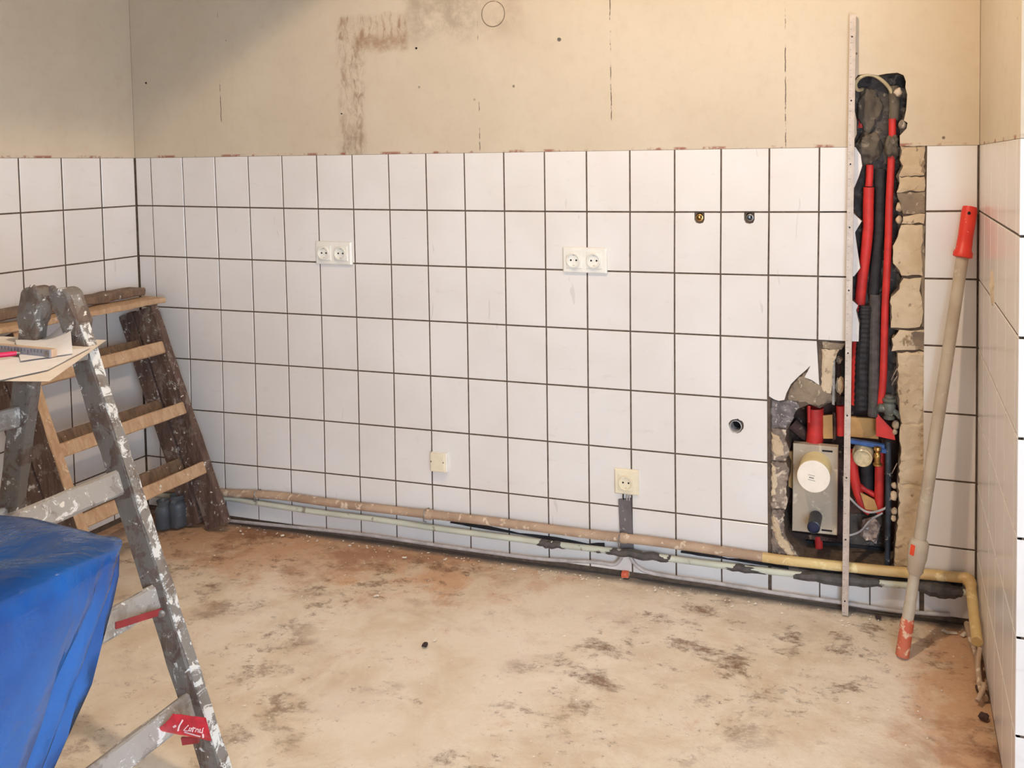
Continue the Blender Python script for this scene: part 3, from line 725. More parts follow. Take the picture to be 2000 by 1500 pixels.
f0 = V(2.885, -0.217, 0.0); f1 = V(3.068, -0.030, 1.232)
t = thing('telescopic_pole', 'telescopic painter pole with red handle leaning in the corner', 'pole', f0)
D = f1 - f0; A = D.normalized(); Lp = D.length
at = lambda k: f0 + D * k
auto_smooth(MB().lathe(at(.0), A, [(.0165, .003), (.0185, .004), (.0185, .09), (.0175, .10), (.0165, .105)], 20).build('tip', 'orange', t))
auto_smooth(MB().lathe(at(.0), A, [(.0155, .10), (.0165, .14), (.0155, .145), (.0150, Lp * .20)], 20).build('lower_tube', 'pole', t))
cp = auto_smooth(MB().lathe(at(.0), A, [(.015, Lp * .178), (.022, Lp * .186), (.0235, Lp * .205), (.0265, Lp * .215), (.0265, Lp * .246), (.0235, Lp * .252), (.0175, Lp * .256)], 24).build('coupling', 'pole', t))
toc = (CAM - at(.23)); toc = (toc - A * toc.dot(A)).normalized(); sd = A.cross(toc).normalized(); toc2 = (toc * .82 - sd * .55).normalized() if sd.x > 0 else (toc * .82 + sd * .55).normalized()
MB().board(f0 + A * (Lp * .222) + toc2 * .0262, f0 + A * (Lp * .244) + toc2 * .0262, A.cross(toc2) * .013, toc2 * .003, 1).build('orange_mark', 'mark', cp)
auto_smooth(MB().lathe(at(.0), A, [(.0135, Lp * .25), (.0175, Lp * .26), (.0172, Lp * .5), (.0168, Lp * .90)], 20).build('upper_tube', 'pole', t))
hd = auto_smooth(MB().lathe(at(.0), A, [(.018, Lp * .882), (.0265, Lp * .884), (.0265, Lp * .894), (.022, Lp * .90), (.0205, Lp * .93), (.0215, Lp * .985), (.019, Lp * .998), (.004, Lp)], 24).build('handle', 'handle', t))
MB().lathe(f0 + A * (Lp * .982) + toc * .0205, toc, [(.0045, 0), (.0045, .0014)], 12).build('hang_hole', 'hole', hd)

# ------------------------------------------------------------------ pipes along the foot of the wall
def path_px(L, y): return [PW(a, b, y) for a, b in L]
def smooth_path(P, n=5):
    out = []
    for i in range(len(P) - 1):
        p0, p1, p2, p3 = P[max(i - 1, 0)], P[i], P[i + 1], P[min(i + 2, len(P) - 1)]
        for k in range(n):
            u = k / n
            out.append(0.5 * ((2 * p1) + (p2 - p0) * u + (2 * p0 - 5 * p1 + 4 * p2 - p3) * u * u + (3 * p1 - p0 - 3 * p2 + p3) * u ** 3))
    return out + [P[-1]]
YP = -0.0195
t1 = [(300, 952), (380, 957), (444, 963), (540, 968), (660, 984), (780, 998), (832, 1004), (980, 1021), (1140, 1042), (1220, 1051)]
t2 = [(1220, 1051), (1310, 1062), (1400, 1075), (1490, 1088)]
t3 = [(1490, 1088), (1550, 1096), (1700, 1112), (1800, 1121), (1888, 1129)]
t = thing('heating_pipe', 'thick wall pipe, dusty tan turning yellow, along the tiles above the floor', 'pipe', (1.6, YP, .1))
auto_smooth(MB().tube(smooth_path(path_px(t1 + t2[1:], YP)), .0145, 14).build('dusty_pipe', 'pipe_dusty', t))
e0 = PW(1888, 1129, YP); ec = V(XR - .022, YP, e0.z - .002)
yp = smooth_path(path_px(t3, YP)) + [V(XR - .035, YP, e0.z - .002)]
auto_smooth(MB().tube(yp, .0150, 14).build('yellow_pipe', 'pipe_yellow', t))
eb = smooth_path([V(XR - .038, YP, ec.z), V(XR - .024, YP - .004, ec.z), V(XR - .019, YP - .020, ec.z - .006), V(XR - .019, YP - .05, ec.z - .018), V(XR - .019, -.17, ec.z - .045), V(XR - .019, -.24, ec.z - .060)])
auto_smooth(MB().tube(eb, [.0175] * 12 + [.0150] * (len(eb) - 12), 14).build('elbow_pipe', 'pipe_yellow', t))
for a, b, r in ((832, 1004, .018), (1212, 1050, .0168)):
    p = PW(a, b, YP); q = PW(a + 14, b + 1.8, YP)
    auto_smooth(MB().tube([p, p.lerp(q, .1), p.lerp(q, .8), q], [.0145, r, r, .0145], 14).build('coupling', 'pipe_dusty', t))
for a, b in ((838, 999), (510, 962), (1215, 1047)):
    p = PW(a, b, 0)
    cl = MB(); cl.tube([V(p.x, 0, p.z + .012), V(p.x, -.03, p.z + .016), V(p.x, YP - .017, p.z + .004), V(p.x, YP - .016, p.z - .02), V(p.x, -.02, p.z - .028)], .0022, 6)
    cl.build('pipe_clip', 'steel', t)
m1 = [(300, 966), (440, 973), (500, 982), (620, 1000), (740, 1015), (860, 1033), (1020, 1054), (1100, 1065), (1220, 1079), (1325, 1093), (1400, 1103), (1550, 1121), (1724, 1139), (1792, 1145), (1890, 1158)]
t = thing('thin_pipe', 'thin pale green pipe running under the thick pipe, patched with dark tape', 'pipe', (1.6, -.03, .08))
auto_smooth(MB().tube(smooth_path(path_px(m1, -.0195)), .0102, 12).build('pipe_run', 'pipe_mint', t))
def sleeve(a, b, r, mat, seed):
    pts = smooth_path([p for p in path_px(m1, -.0195)], 12); A_ = PW(a, 1100, -.026).x; B_ = PW(b, 1100, -.026).x
    pts = [p for p in pts if A_ <= p.x <= B_]
    rd = random.Random(seed); n = len(pts)
    if n < 3: return
    MB().tube([p + V(0, rd.uniform(-.002, .001), rd.uniform(-.004, .002)) for p in pts], [r * (0.55 + .6 * math.sin(math.pi * (i + .6) / n)) for i in range(n)], 8).build('foam_sleeve', mat, t)
sleeve(1040, 1110, .0125, 'greyfoam', 1); sleeve(1150, 1330, .0125, 'greyfoam', 2); sleeve(1400, 1520, .011, 'greyfoam', 3)
sleeve(1540, 1725, .0165, 'greyfoam', 4); sleeve(1790, 1885, .021, 'greyfoam', 5)
# plain dark strips along the gap between pipes and wall
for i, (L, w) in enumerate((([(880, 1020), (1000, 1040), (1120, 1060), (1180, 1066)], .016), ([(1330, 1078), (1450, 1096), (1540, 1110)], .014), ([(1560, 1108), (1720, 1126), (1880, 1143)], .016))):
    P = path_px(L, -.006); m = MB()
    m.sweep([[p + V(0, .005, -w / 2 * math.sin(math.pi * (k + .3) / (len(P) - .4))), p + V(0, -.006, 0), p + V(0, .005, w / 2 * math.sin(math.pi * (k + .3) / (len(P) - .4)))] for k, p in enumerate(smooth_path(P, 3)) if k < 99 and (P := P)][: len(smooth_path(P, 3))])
    tag(m.build('dark_strip', 'black'), ('dark strip behind the pipes beneath the junction box', 'dark strip behind the pipes left of the open chase', 'dark strip behind the yellow pipe below the open chase')[i], 'insulation')
cA = [(440, 1016), (540, 1026), (660, 1038), (740, 1048), (820, 1060), (940, 1077), (1060, 1092), (1160, 1098), (1196, 1103), (1208, 1097), (1215, 1086), (1218, 1076)]
cB = [(1228, 1076), (1233, 1090), (1247, 1108), (1280, 1121), (1400, 1139), (1490, 1154), (1610, 1172), (1646, 1177), (1700, 1186), (1760, 1194), (1856, 1201)]
def floorcable(L):
    out = []
    for a, b in L:
        p = PW(a, b, -.02)
        if p.z < .008: q = PF(a, b, .007); p = q if q.y < -.016 else V(q.x, -.016, .0075)
        out.append(p)
    return smooth_path(out)
tag(auto_smooth(MB().tube(floorcable(cA), .0060, 10).build('grey_cable', 'cable')), 'grey cable along the wall foot from the ladders to the cable duct', 'cable', 'cables at the wall foot')
tag(auto_smooth(MB().tube(floorcable(cB), .0060, 10).build('grey_cable', 'cable')), 'grey cable along the wall foot from the cable duct to the right corner', 'cable', 'cables at the wall foot')
p = PW(1222, 1102, -.012)
tag(MB().board(V(p.x - .014, -.008, .010), V(p.x + .010, -.010, .012), V(0, .016, .002), V(0, .002, .020), 3, .002, .25, 7).build('brick_chip', 'orange'), 'orange brick chip wedged between the two cables under the duct', 'brick chip')
hz = smooth_path([V(XR - .03, -.05, .03), V(XR - .022, -.12, .014), V(XR - .014, -.2, .012), V(XR - .018, -.3, .010), V(XR - .010, -.36, .010)])
tag(auto_smooth(MB().tube(hz, .008, 10).build('corner_hose', 'pipe_dusty')), 'thin dusty hose on the floor along the right wall', 'hose')
hz = smooth_path([V(XR - .012, -.24, ec.z - .075), V(XR - .020, -.27, ec.z - .11), V(XR - .016, -.30, ec.z - .135), V(XR - .012, -.34, .03), V(XR - .03, -.38, .012)])
tag(auto_smooth(MB().tube(hz, .0065, 10).build('loose_cord', 'pipe_dusty')), 'loose dusty cord hanging below the bent pipe end on the right wall', 'cord')

# ------------------------------------------------------------------ inside the chase
def T(L, y, r, mat, name, label, cat, grp=None, seg=14, n=5, ys=None):
    P = [PW(a, b, (ys[i] if ys else y)) for i, (a, b) in enumerate(L)]
    o = auto_smooth(MB().tube(smooth_path(P, n), r, seg).build(name, mat)); return tag(o, label, cat, grp)
R1, R2 = .0155, .0118
T([(1699, 322), (1698, 345), (1697, 364)], .040, .0115, 'red', 'red_foam_sleeve', 'short red foam sleeve on the upper left pipe below the cement lump', 'pipe sleeve', 'red foam sleeves in the chase')
T([(1697, 366), (1696, 400), (1695, 450), (1690, 500), (1684, 545), (1679, 600), (1676, 650), (1673, 700), (1672, 790)], .04, .0160, 'red', 'red_pipe', 'red foam-covered pipe on the left of the chase, running behind the grey conduit', 'pipe', 'red foam pipes in the chase', ys=[.028, .028, .028, .032, .038, .046, .053, .056, .056])
T([(1743, 232), (1743, 275), (1741, 315), (1737, 400), (1735, 470), (1732, 540), (1729, 600), (1727, 680), (1725, 740), (1720, 800)], .04, .0112, 'red', 'red_pipe', 'long straight red foam-covered pipe on the right of the chase down to the valve', 'pipe', 'red foam pipes in the chase', ys=[.035, .035, .032, .028, .028, .028, .028, .028, .028, .035])
T([(1719, 330), (1717, 440), (1712, 500), (1706, 575)], .050, .0165, 'black', 'black_pipe', 'black foam-covered pipe between the two red pipes', 'pipe')
# grey corrugated conduit pair
for i, (L, r, seed) in enumerate((([(1690, 596), (1687, 650), (1683, 720), (1681, 800)], .0195, 1), ([(1710, 575), (1708, 640), (1707, 720), (1706, 812)], .0175, 2))):
    P = smooth_path([PW(a, b, .036 + .006 * i) for a, b in L], 14)
    rad = [r * (1 + (.07 if (k // 1) % 2 else -.05) * (1 if i == 0 else .25)) for k in range(len(P))]
    tag(MB().tube(P, rad, 14).build('grey_conduit', 'greyfoam' if i else 'black'), 'ridged charcoal conduit in the chase beside the straightedge' if i == 0 else 'smooth dark grey conduit in the chase next to the long red pipe', 'conduit', 'conduits in the chase')
MB_ = PW(1704, 791, .03)
tag(MB().plate([(MB_.x - .008, MB_.z - .009), (MB_.x + .008, MB_.z - .009), (MB_.x + .008, MB_.z + .009), (MB_.x - .008, MB_.z + .009)], .06, .032, .001).build('red_tab', 'red'), 'small square red tab between the foot ends of the grey conduits', 'tab')
# hose arc and cement at the top
T([(1692, 172), (1676, 176), (1671, 166), (1677, 154), (1692, 146), (1709, 148), (1724, 158), (1737, 172), (1745, 190), (1747, 215)], .03, .0056, 'hose', 'bent_hose', 'thin beige hose bent in an arc at the top of the chase', 'hose', n=6, ys=[.07, .035, .02, .012, .008, .01, .018, .03, .04, .05])
T([(1746, 168), (1747, 195), (1746, 235)], .045, [.013, .016, .0165, .0165, .0165, .016, .016, .0155, .015, .015, .014], 'cement', 'cement_pipe', 'pipe end caked in grey cement under the bent hose', 'pipe')
def lump(name, px_, py_, y, rx, ry, rz, mat, label, cat, seed, grp=None, amp=.25):
    c = PW(px_, py_, y); bm = bmesh.new(); bmesh.ops.create_icosphere(bm, subdivisions=4 if max(rx, rz) > .02 else 2, radius=1)
    for v in bm.verts:
        k = 1 + amp * 1.6 * nz(v.co.x + seed, v.co.y, v.co.z, 1.6) + amp * .7 * nz(v.co.x, v.co.y + seed, v.co.z, 4.5)
        v.co = V(c.x + v.co.x * rx * k, c.y + v.co.y * ry * k, c.z + v.co.z * rz * k)
    me = bpy.data.meshes.new(name); bm.to_mesh(me); bm.free(); me.materials.append(M[mat])
    for p in me.polygons: p.use_smooth = True
    o = bpy.data.objects.new(name, me); col.objects.link(o)
    if label: tag(o, label, cat, grp)
    return o
lump('cement_lump', 1697, 288, .045, .036, .03, .045, 'cement', 'grey cement lump over the upper left red pipe', 'cement', 3)
lump('cement_lump', 1743, 288, .030, .021, .024, .034, 'cement', 'grey cement lump round the long red pipe', 'cement', 4)
lump('cement_lump', 1696, 212, .056, .034, .022, .062, 'cement', 'dark cement smear behind the bent hose', 'cement', 5)
T([(1681, 232), (1681, 250)], .06, .010, 'red', 'red_foam_stub', 'small red foam stub at the left edge of the upper chase', 'pipe sleeve', n=4)
for i, (a, b, r) in enumerate(((1757, 405, .012), (1756, 430, .011), (1754, 180, .012), (1762, 244, .012), (1757, 700, .008), (1749, 660, .009), (1746, 948, .009), (1746, 968, .013), (1747, 998, .010), (1745, 1012, .009), (1750, 830, .011), (1748, 843, .008))):
    lump('rubble_stone', a, b, .03 if b > 600 else .02, r, r * .9, r * 1.15, 'stone' if b > 300 else 'mortar', 'small beige stone of rubble wedged at the right edge of the chase', 'stone', 60 + i, 'rubble stones at the edge of the chase')

# lower cavity: the concealed valve box
p00, p10, p11, p01 = PW(1549, 866, .050), PW(1637, 874, .050), PW(1635, 1046, .050), PW(1547, 1037, .050)
t = thing('valve_box', 'grey panel in the wall opening with a round cream cap and a dark pipe stub', 'valve box', ((p00.x + p10.x) / 2, .06, p01.z))
MB().plate([(p01.x, p01.z), (p11.x, p11.z), (p10.x, p10.z), (p00.x, p00.z)], .075, .050, .002).build('panel', 'panel', t)
for a, b in ((1616, 881), (1615, 1036)):
    q = PW(a, b, .050); MB().box((q.x - .016, .0485, q.z - .0025), (q.x + .016, .052, q.z + .0025)).build('slot', 'hole', t)
q = PW(1589, 931, -.032)
cp = auto_smooth(MB().lathe((q.x, .052, q.z), (0, -1, 0), [(.049, 0), (.049, .078), (.0475, .082), (.046, .0825)], 48).build('round_cap', 'capyellow', t))
lid = auto_smooth(MB().lathe((q.x, -.0285, q.z), (0, -1, 0), [(.0495, 0), (.0495, .003), (.048, .0045), (.0, .005)], 48).build('cap_face', 'capwhite', cp))
for k, (w, h) in enumerate(((.020, .0010), (.014, .0026), (.022, .0010))):
    MB().board(V(q.x - .006 - w / 2, -.0337, q.z + .004 - k * .0075 + w * .08), V(q.x - .006 + w / 2, -.0337, q.z + .004 - k * .0075 - w * .08), V(0, 0, h), V(0, .0008, 0), 1).build('print_line', 'greyfoam', lid)
q = PW(1589, 1031, -.032)
st = auto_smooth(MB().lathe((q.x, .052, q.z), (0, -1, 0), [(.0195, 0), (.0195, .082), (.0165, .083), (.016, .06), (.001, .059)], 32).build('pipe_stub', 'darkpipe', t))
MB().lathe((q.x, -.022, q.z), (0, -1, 0), [(.0164, 0), (.0164, .003)], 28).build('plug', 'navy', st)
# red foam pieces above the box
T([(1592, 796), (1593, 830), (1590, 872)], .09, .027, 'red', 'red_foam_bundle', 'thick red foam bundle above the grey valve panel', 'pipe sleeve', n=5)
T([(1548, 826), (1568, 845), (1590, 862)], .115, .020, 'brickwork', 'brown_pipe', 'brown pipe slanting in the dark behind the valve panel', 'pipe')
T([(1580, 792), (1580, 824)], .055, .0055, 'red', 'red_strip', 'thin bright red strip in front of the thick red foam bundle', 'strip', n=3)
T([(1641, 792), (1642, 850)], .085, .013, 'red', 'red_pipe', 'short red foam-covered pipe right behind the straightedge', 'pipe', 'red foam pipes in the chase', n=4)
def card(L, y, th, mat, name, label, cat):
    return tag(MB().plate(pxpoly(L, y), y + th, y, .0006).build(name, mat), label, cat)
card([(1606, 812), (1626, 810), (1627, 857), (1608, 857)], .080, .01, 'woodpanel', 'board_scrap', 'narrow tan board scrap beside the thick red foam bundle', 'board')
card([(1651, 814), (1716, 818), (1716, 858), (1651, 852)], .085, .012, 'woodpanel', 'board_scrap', 'wide tan board scrap above the blue bracket in the wall opening', 'board')
T([(1629, 805), (1631, 830), (1630, 858)], .075, .0042, 'brickwork', 'brown_rod', 'thin brown rod beside the narrow board scrap', 'rod', n=3, seg=8)
card([(1541, 882), (1549, 882), (1548, 955), (1540, 950)], .075, .012, 'woodpanel', 'board_scrap', 'tan board edge showing left of the grey valve panel', 'board')
card([(1700, 800), (1712, 806), (1746, 842), (1749, 860), (1711, 852), (1711, 812)], .030, .004, 'red', 'red_flap', 'red foam flap sliced off below the cast valve', 'flap')
# corrugated sleeve, foam lump, thin metal strip left of the straightedge
P = [PW(1638, y_, .05) for y_ in range(700, 792, 2)]
tag(MB().tube(P, [.0085 if (k // 1) % 2 else .0068 for k in range(len(P))], 12).build('corrugated_hose', 'brickwork'), 'dark corrugated hose beside the metal strip left of the straightedge', 'hose')
lump('foam_lump', 1640, 752, .035, .011, .012, .026, 'stone', 'cream foam lump squeezed out over the corrugated hose', 'foam', 11)
lump('foam_lump', 1639, 702, .04, .011, .012, .012, 'pad_grey', 'greyish foam lump at the top of the corrugated hose', 'foam', 12)
card([(1627, 706), (1631, 704), (1630, 792), (1625, 790)], .004, .03, 'steel', 'metal_strip', 'narrow upright grey metal strip at the edge of the opening', 'strip')
# cast valve
c = PW(1737, 796, .02)
t = thing('cast_valve', 'grey cast valve with a ringed cap at the right edge of the chase', 'valve', (c.x, c.y, c.z - .03))
auto_smooth(MB().lathe(c + V(0, 0, -.036), (0, 0, 1), [(.010, 0), (.017, .003), (.017, .008), (.013, .012), (.018, .028), (.019, .046), (.015, .052), (.019, .055), (.021, .060), (.019, .063), (.013, .065), (.014, .069), (.012, .073), (.002, .074)], 20).build('body', 'valve', t))
auto_smooth(MB().tube([c + V(-.006, 0, -.004), c + V(-.030, -.002, -.002), c + V(-.034, -.003, 0)], [.012, .013, .008], 14).build('side_port', 'valve', t))
auto_smooth(MB().tube([c + V(.008, -.004, -.006), c + V(.024, -.006, -.016), c + V(.030, -.004, -.028)], [.009, .009, .006], 12).build('side_port', 'valve', t))
# iron pipe
T([(1735, 862), (1735, 930), (1735, 1010), (1734, 1060), (1733, 1118)], .028, .0085, 'ironpipe', 'iron_pipe', 'dark dusty iron pipe down the right side of the opening', 'pipe')
# red loop of tubes below the blue bracket
T([(1664, 880), (1667, 920), (1674, 955), (1686, 985), (1700, 998)], .075, .0155, 'red', 'red_pipe', 'red foam-covered pipe curving down left of the brass union', 'pipe', 'red foam pipes in the chase')
T([(1719, 880), (1718, 930), (1717, 985), (1716, 1000)], .07, .0150, 'red', 'red_pipe', 'red foam-covered pipe straight below the brass union', 'pipe', 'red foam pipes in the chase')
T([(1672, 945), (1700, 962), (1716, 972)], .08, .009, 'red', 'red_pipe', 'slanting red foam-covered pipe joining two red pipes', 'pipe', 'red foam pipes in the chase')
T([(1692, 890), (1693, 930), (1694, 955)], .095, .020, 'black', 'black_foam_block', 'black foam sleeve under the clear cup', 'pipe sleeve')
card([(1680, 962), (1708, 977), (1716, 999), (1690, 995)], .050, .006, 'woodpanel', 'board_scrap', 'slanted tan board scrap between the red pipes', 'board')
# blue bracket with cup and brass union
b0 = PW(1655, 860, .035); b1 = PW(1728, 872, .035)
t = thing('meter_fitting', 'blue bracket holding a yellowed clear cup and a brass union', 'fitting', (b0.lerp(b1, .5).x, .04, b1.z - .03))
MB().board(b0, b1, V(0, 0, .013), V(0, .02, 0), 3, 0, .2).build('blue_bracket', 'bluebracket', t)
MB().board(b1 + V(-.002, -.004, -.004), b1 + V(-.002, -.004, -.016), V(.022, 0, 0), V(0, .022, 0), 2, 0, .25).build('blue_bracket', 'bluebracket', t)
q = PW(1685, 895, .008)
auto_smooth(MB().lathe((q.x, .055, q.z + .004), (0, -1, -.1), [(.032, 0), (.032, .02), (.029, .024), (.028, .046), (.025, .049), (.022, .045), (.020, .043), (.0, .044)], 32).build('clear_cup', 'cup', t))
q = PW(1714, 888, .022)
auto_smooth(MB().lathe(q + V(0, 0, -.034), (0, 0, 1), [(.006, 0), (.0135, .002), (.0135, .007), (.009, .010), (.009, .022), (.011, .028), (.010, .036), (.006, .04), (.009, .046), (.012, .05), (.011, .058), (.004, .06)], 18).build('brass_union', 'brass', t))
# cable loop, clear plastic scrap, red stub, ledge
T([(1648, 930), (1652, 960), (1672, 985), (1694, 1000), (1716, 998), (1734, 990)], .03, .0035, 'cable', 'loop_cable', 'thin grey cable swinging across the red pipes to the iron pipe', 'cable', seg=8)
T([(1724, 1002), (1700, 1016), (1682, 1036), (1666, 1044), (1652, 1046)], .05, .0032, 'cable', 'loop_cable', 'thin grey cable curling down beside the clear plastic scrap', 'cable', seg=8)
P = pxpoly([(1684, 1020), (1706, 1012), (1721, 1030), (1712, 1066), (1680, 1052)], .06)
o = rough('plastic_scrap', 'clear', P, .075, .062, .02, .008, 71, None, 60, .001); tag(o, 'crumpled clear plastic scrap in the bottom of the wall opening', 'plastic')
T([(1598, 1046), (1600, 1075), (1601, 1100)], .095, .013, 'red', 'red_pipe', 'red pipe dropping behind the panel foot', 'pipe', 'red foam pipes in the chase')
card([(1530, 1036), (1552, 1040), (1636, 1052), (1636, 1060), (1552, 1050), (1531, 1044)], .085, .03, 'brickwork', 'ledge_board', 'narrow brown ledge board under the grey valve panel', 'board')
card([(1528, 1052), (1640, 1062), (1740, 1072), (1740, 1118), (1560, 1104)], .118, .01, 'black', 'cavity_shade', 'black sheet painting in the shade at the bottom of the wall opening', 'shade sheet')  # black sheet added to paint in the dark of the cavity
card([(1650, 1004), (1740, 1006), (1740, 1080), (1650, 1074)], .125, .01, 'masonry', 'dark_board', 'dark board behind the clear plastic scrap', 'board')  # dark flat panel across the back of the opening
for i, (a, b, c_, d_) in enumerate(((1741, 720, 1752, 742), (1742, 735, 1752, 752), (1742, 905, 1752, 925))):
    p, q = PW(a, d_, .03), PW(c_, b, .0)
    tag(MB().tube([p, p.lerp(q, .5) + V(0, -.008, .003), q], .0011, 6).build('wire_end', 'alu'), 'loose bright wire end at the right edge of the chase', 'wire', 'loose wire ends at the chase edge')

# ------------------------------------------------------------------ step ladder in front
YA = -1.15; YN = -1.62
def LA(px_, py_, y=YA): return PW(px_, py_, y)
t = thing('wooden_stepladder', 'paint-splashed wooden double stepladder standing open in front of the folded brown ladder', 'stepladder', (1.25, -1.4, 0))
hx, hzz = LA(104, 590).x, 1.075
FT = V(LA(150, 600).x - .03, 0, hzz); FB = V(1.478, 0, 0.006)     # front stile axis in x/z
dF = (FB - FT).normalized(); wF = V(-dF.z, 0, dF.x) * -1
wF = V(dF.z, 0, -dF.x).normalized()
for i, y in enumerate((YA, YN)):
    st = MB().board(V(FT.x, y, FT.z), V(FB.x, y, FB.z), wF * .058, V(0, .026, 0), 26, .0016, .14, 3 + i).build('stile', 'wood_splash', t)
    st['label'] = 'front stile with peeling grey and white paint'
    # whiter paint-splashed strip along the outer edge
    n_ = 30; e = MB(); rd = random.Random(9 + i); off = (wF if wF.x > 0 else -wF) * .0295
    e.sweep([[V(FT.x, y, FT.z).lerp(V(FB.x, y, FB.z), k / n_) + off + V(0, sy * (.0115 + rd.uniform(-.0018, .001)), 0) + (off.normalized() * d) for sy, d in ((-1, -.001), (-1, .0012 + rd.uniform(0, .0016)), (1, .0012 + rd.uniform(0, .0016)), (1, -.001))] for k in range(n_ + 1)])
    e.build('white_edge', 'wood_white', st)
rung_px = [(240, 938), (306, 1160), (383, 1372)]
for k, (a, b) in enumerate(rung_px):
    z = LA(a, b).z; u = (FT.z - z) / (FT.z - FB.z); x = FT.x + (FB.x - FT.x) * u
    c = V(x, 0, z) - wF.normalized() * (.004 if wF.x > 0 else -.004)
    o = MB().board(V(c.x, YA + .02, c.z), V(c.x, YN - .02, c.z), V(-dF.x, 0, -dF.z) * .054, wF.normalized() * .024, 14, .0014, .2, 20 + k).build('rung', 'wood_grey', t)
ut = 0.13; x = FT.x + (FB.x - FT.x) * ut
tread = MB().board(V(x - .03, YA - .014, .958), V(x - .03, YN - .01, .958), V(.11, 0, 0), V(0, 0, .026), 12, .0012, .15, 30).build('tread', 'wood_grey', t)
# rear frame
RT0 = V(LA(70, 600).x + .006, 0, hzz); q = LA(38, 970); dR = (V(q.x - .02, 0, q.z) - RT0).normalized(); RB = RT0 + dR * (RT0.z / -dR.z) ; RB.z = .006
wR = V(dR.z, 0, -dR.x).normalized()
for i, y in enumerate((YA, YN)):
    MB().board(V(RT0.x, y, RT0.z), V(RB.x, y, RB.z), wR * .056, V(0, .028, 0), 20, .0015, .14, 40 + i).build('rear_stile', 'wood_splash', t)
for k, z in enumerate((.80, .56, .32, .12)):
    u = (RT0.z - z) / (RT0.z - RB.z); x = RT0.x + (RB.x - RT0.x) * u
    MB().board(V(x, YA + .01, z), V(x, YN - .01, z), V(0, 0, .045), V(.022, 0, 0), 8, .0012, .2, 50 + k).build('rung', 'wood_grey', t)
# hinge plates
for y in (YA, YN):
    for base, d, sgn in ((RT0, dR, 1), (FT, dF, -1)):
        m = MB(); c = V(base.x, y - .016, base.z + .018)
        pr = []
        for k in range(15):
            a = math.pi * k / 14; pr.append((c.x + .030 * math.cos(a), c.z - .014 + .022 * math.sin(a)))
        w = V(-d.z, 0, d.x)
        pr += [(c.x - .029 + d.x * .07, c.z + d.z * .07), (c.x - .012 + d.x * .105, c.z + d.z * .105), (c.x + .010 + d.x * .105, c.z + d.z * .105), (c.x + .029 + d.x * .07, c.z + d.z * .07)]
        m.plate(pr, y + .018, y - .019, .003)
        hp = m.build('hinge_plate', 'wood_splash', t)
        MB().lathe((c.x + sgn * .014, y - .018, c.z + .004), (0, -1, 0), [(.011, 0), (.011, .003), (.007, .006), (.001, .0065)], 16).build('hinge_pin', 'wood_splash', hp)
# red strap under the second rung
z2 = LA(306, 1160).z; s0 = LA(316, 1194, YA - .018); s1 = LA(226, 1222, YA - .15)
sp = MB().board(s0, s1, V(0, 0, .014), V(.004, 0, 0), 6, .0006, .2, 60).build('red_strap', 'darkred', t)
MB().lathe(s0 + V(.006, -.006, 0), V(.5, -.8, 0), [(.008, 0), (.008, .004), (.004, .007)], 14).build('strap_bolt', 'steel', sp)

# red packet on the third rung
z3 = LA(383, 1372); cpk = LA(360, 1422, YA - .03)
Pk = [CAM + (LA(*q, YA - .03) - CAM) * .955 for q in ((338, 1394), (402, 1402), (413, 1447), (368, 1440), (304, 1426))]
m = MB(); N = 14
def qb(u, v):
    a = Pk[0].lerp(Pk[1], u); b = Pk[4].lerp(Pk[2], u); p = a.lerp(b, v)
    h = .010 * math.sin(math.pi * min(1, max(0, v))) + .004 * nz(u, v, 0, 6)
    return p + V(.75, -.6, .2) * h
for s_ in (0, 1):
    o_ = len(m.v)
    for j in range(N + 1):
        for i in range(N + 1):
            p = qb(i / N, j / N)
            if s_: p = p + V(-.006, .006, 0) * math.sin(math.pi * i / N) * math.sin(math.pi * j / N) + V(-.0006, .0006, 0)
            m.v.append(p)
    for j in range(N):
        for i in range(N):
            a = o_ + j * (N + 1) + i; m.f.append((a, a + 1, a + N + 2, a + N + 1))
pk = m.build('red_packet', 'redpack', smooth=True); tag(pk, 'crumpled red plastic packet with white print stuck on the ladder rung', 'packet')
def stroke(L, r=.0011):
    MB().tube([qb(a, b) + V(.55, -.8, .1).normalized() * .0012 for a, b in L], r, 6).build('white_print', 'packwhite', pk)
stroke([(.52, .38), (.49, .5), (.46, .66), (.52, .68), (.57, .62)]); stroke([(.57, .48), (.56, .62), (.60, .64), (.61, .48)])
stroke([(.65, .44), (.64, .66)]); stroke([(.62, .50), (.69, .46)]); stroke([(.70, .64), (.72, .48), (.76, .48), (.76, .64)]); stroke([(.80, .46), (.79, .62), (.84, .62), (.86, .46), (.88, .40)])
stroke([(.50, .78), (.66, .80), (.80, .84)], .0012); stroke([(.35, .2), (.33, .5), (.36, .74)], .0018); stroke([(.24, .5), (.22, .58), (.25, .62), (.27, .54), (.24, .5)]); stroke([(.86, .70), (.86, .86)], .002)
tg = MB().plate([(LA(354, 1440, YA - .03).x, LA(354, 1440, YA - .03).z), (LA(357, 1455, YA - .03).x, LA(357, 1455, YA - .03).z), (LA(388, 1451, YA - .03).x, LA(388, 1451, YA - .03).z), (LA(388, 1440, YA - .03).x, LA(388, 1440, YA - .03).z)], YA - .028, YA - .032, .0005)
tg.build('packet_flap', 'darkred', pk)

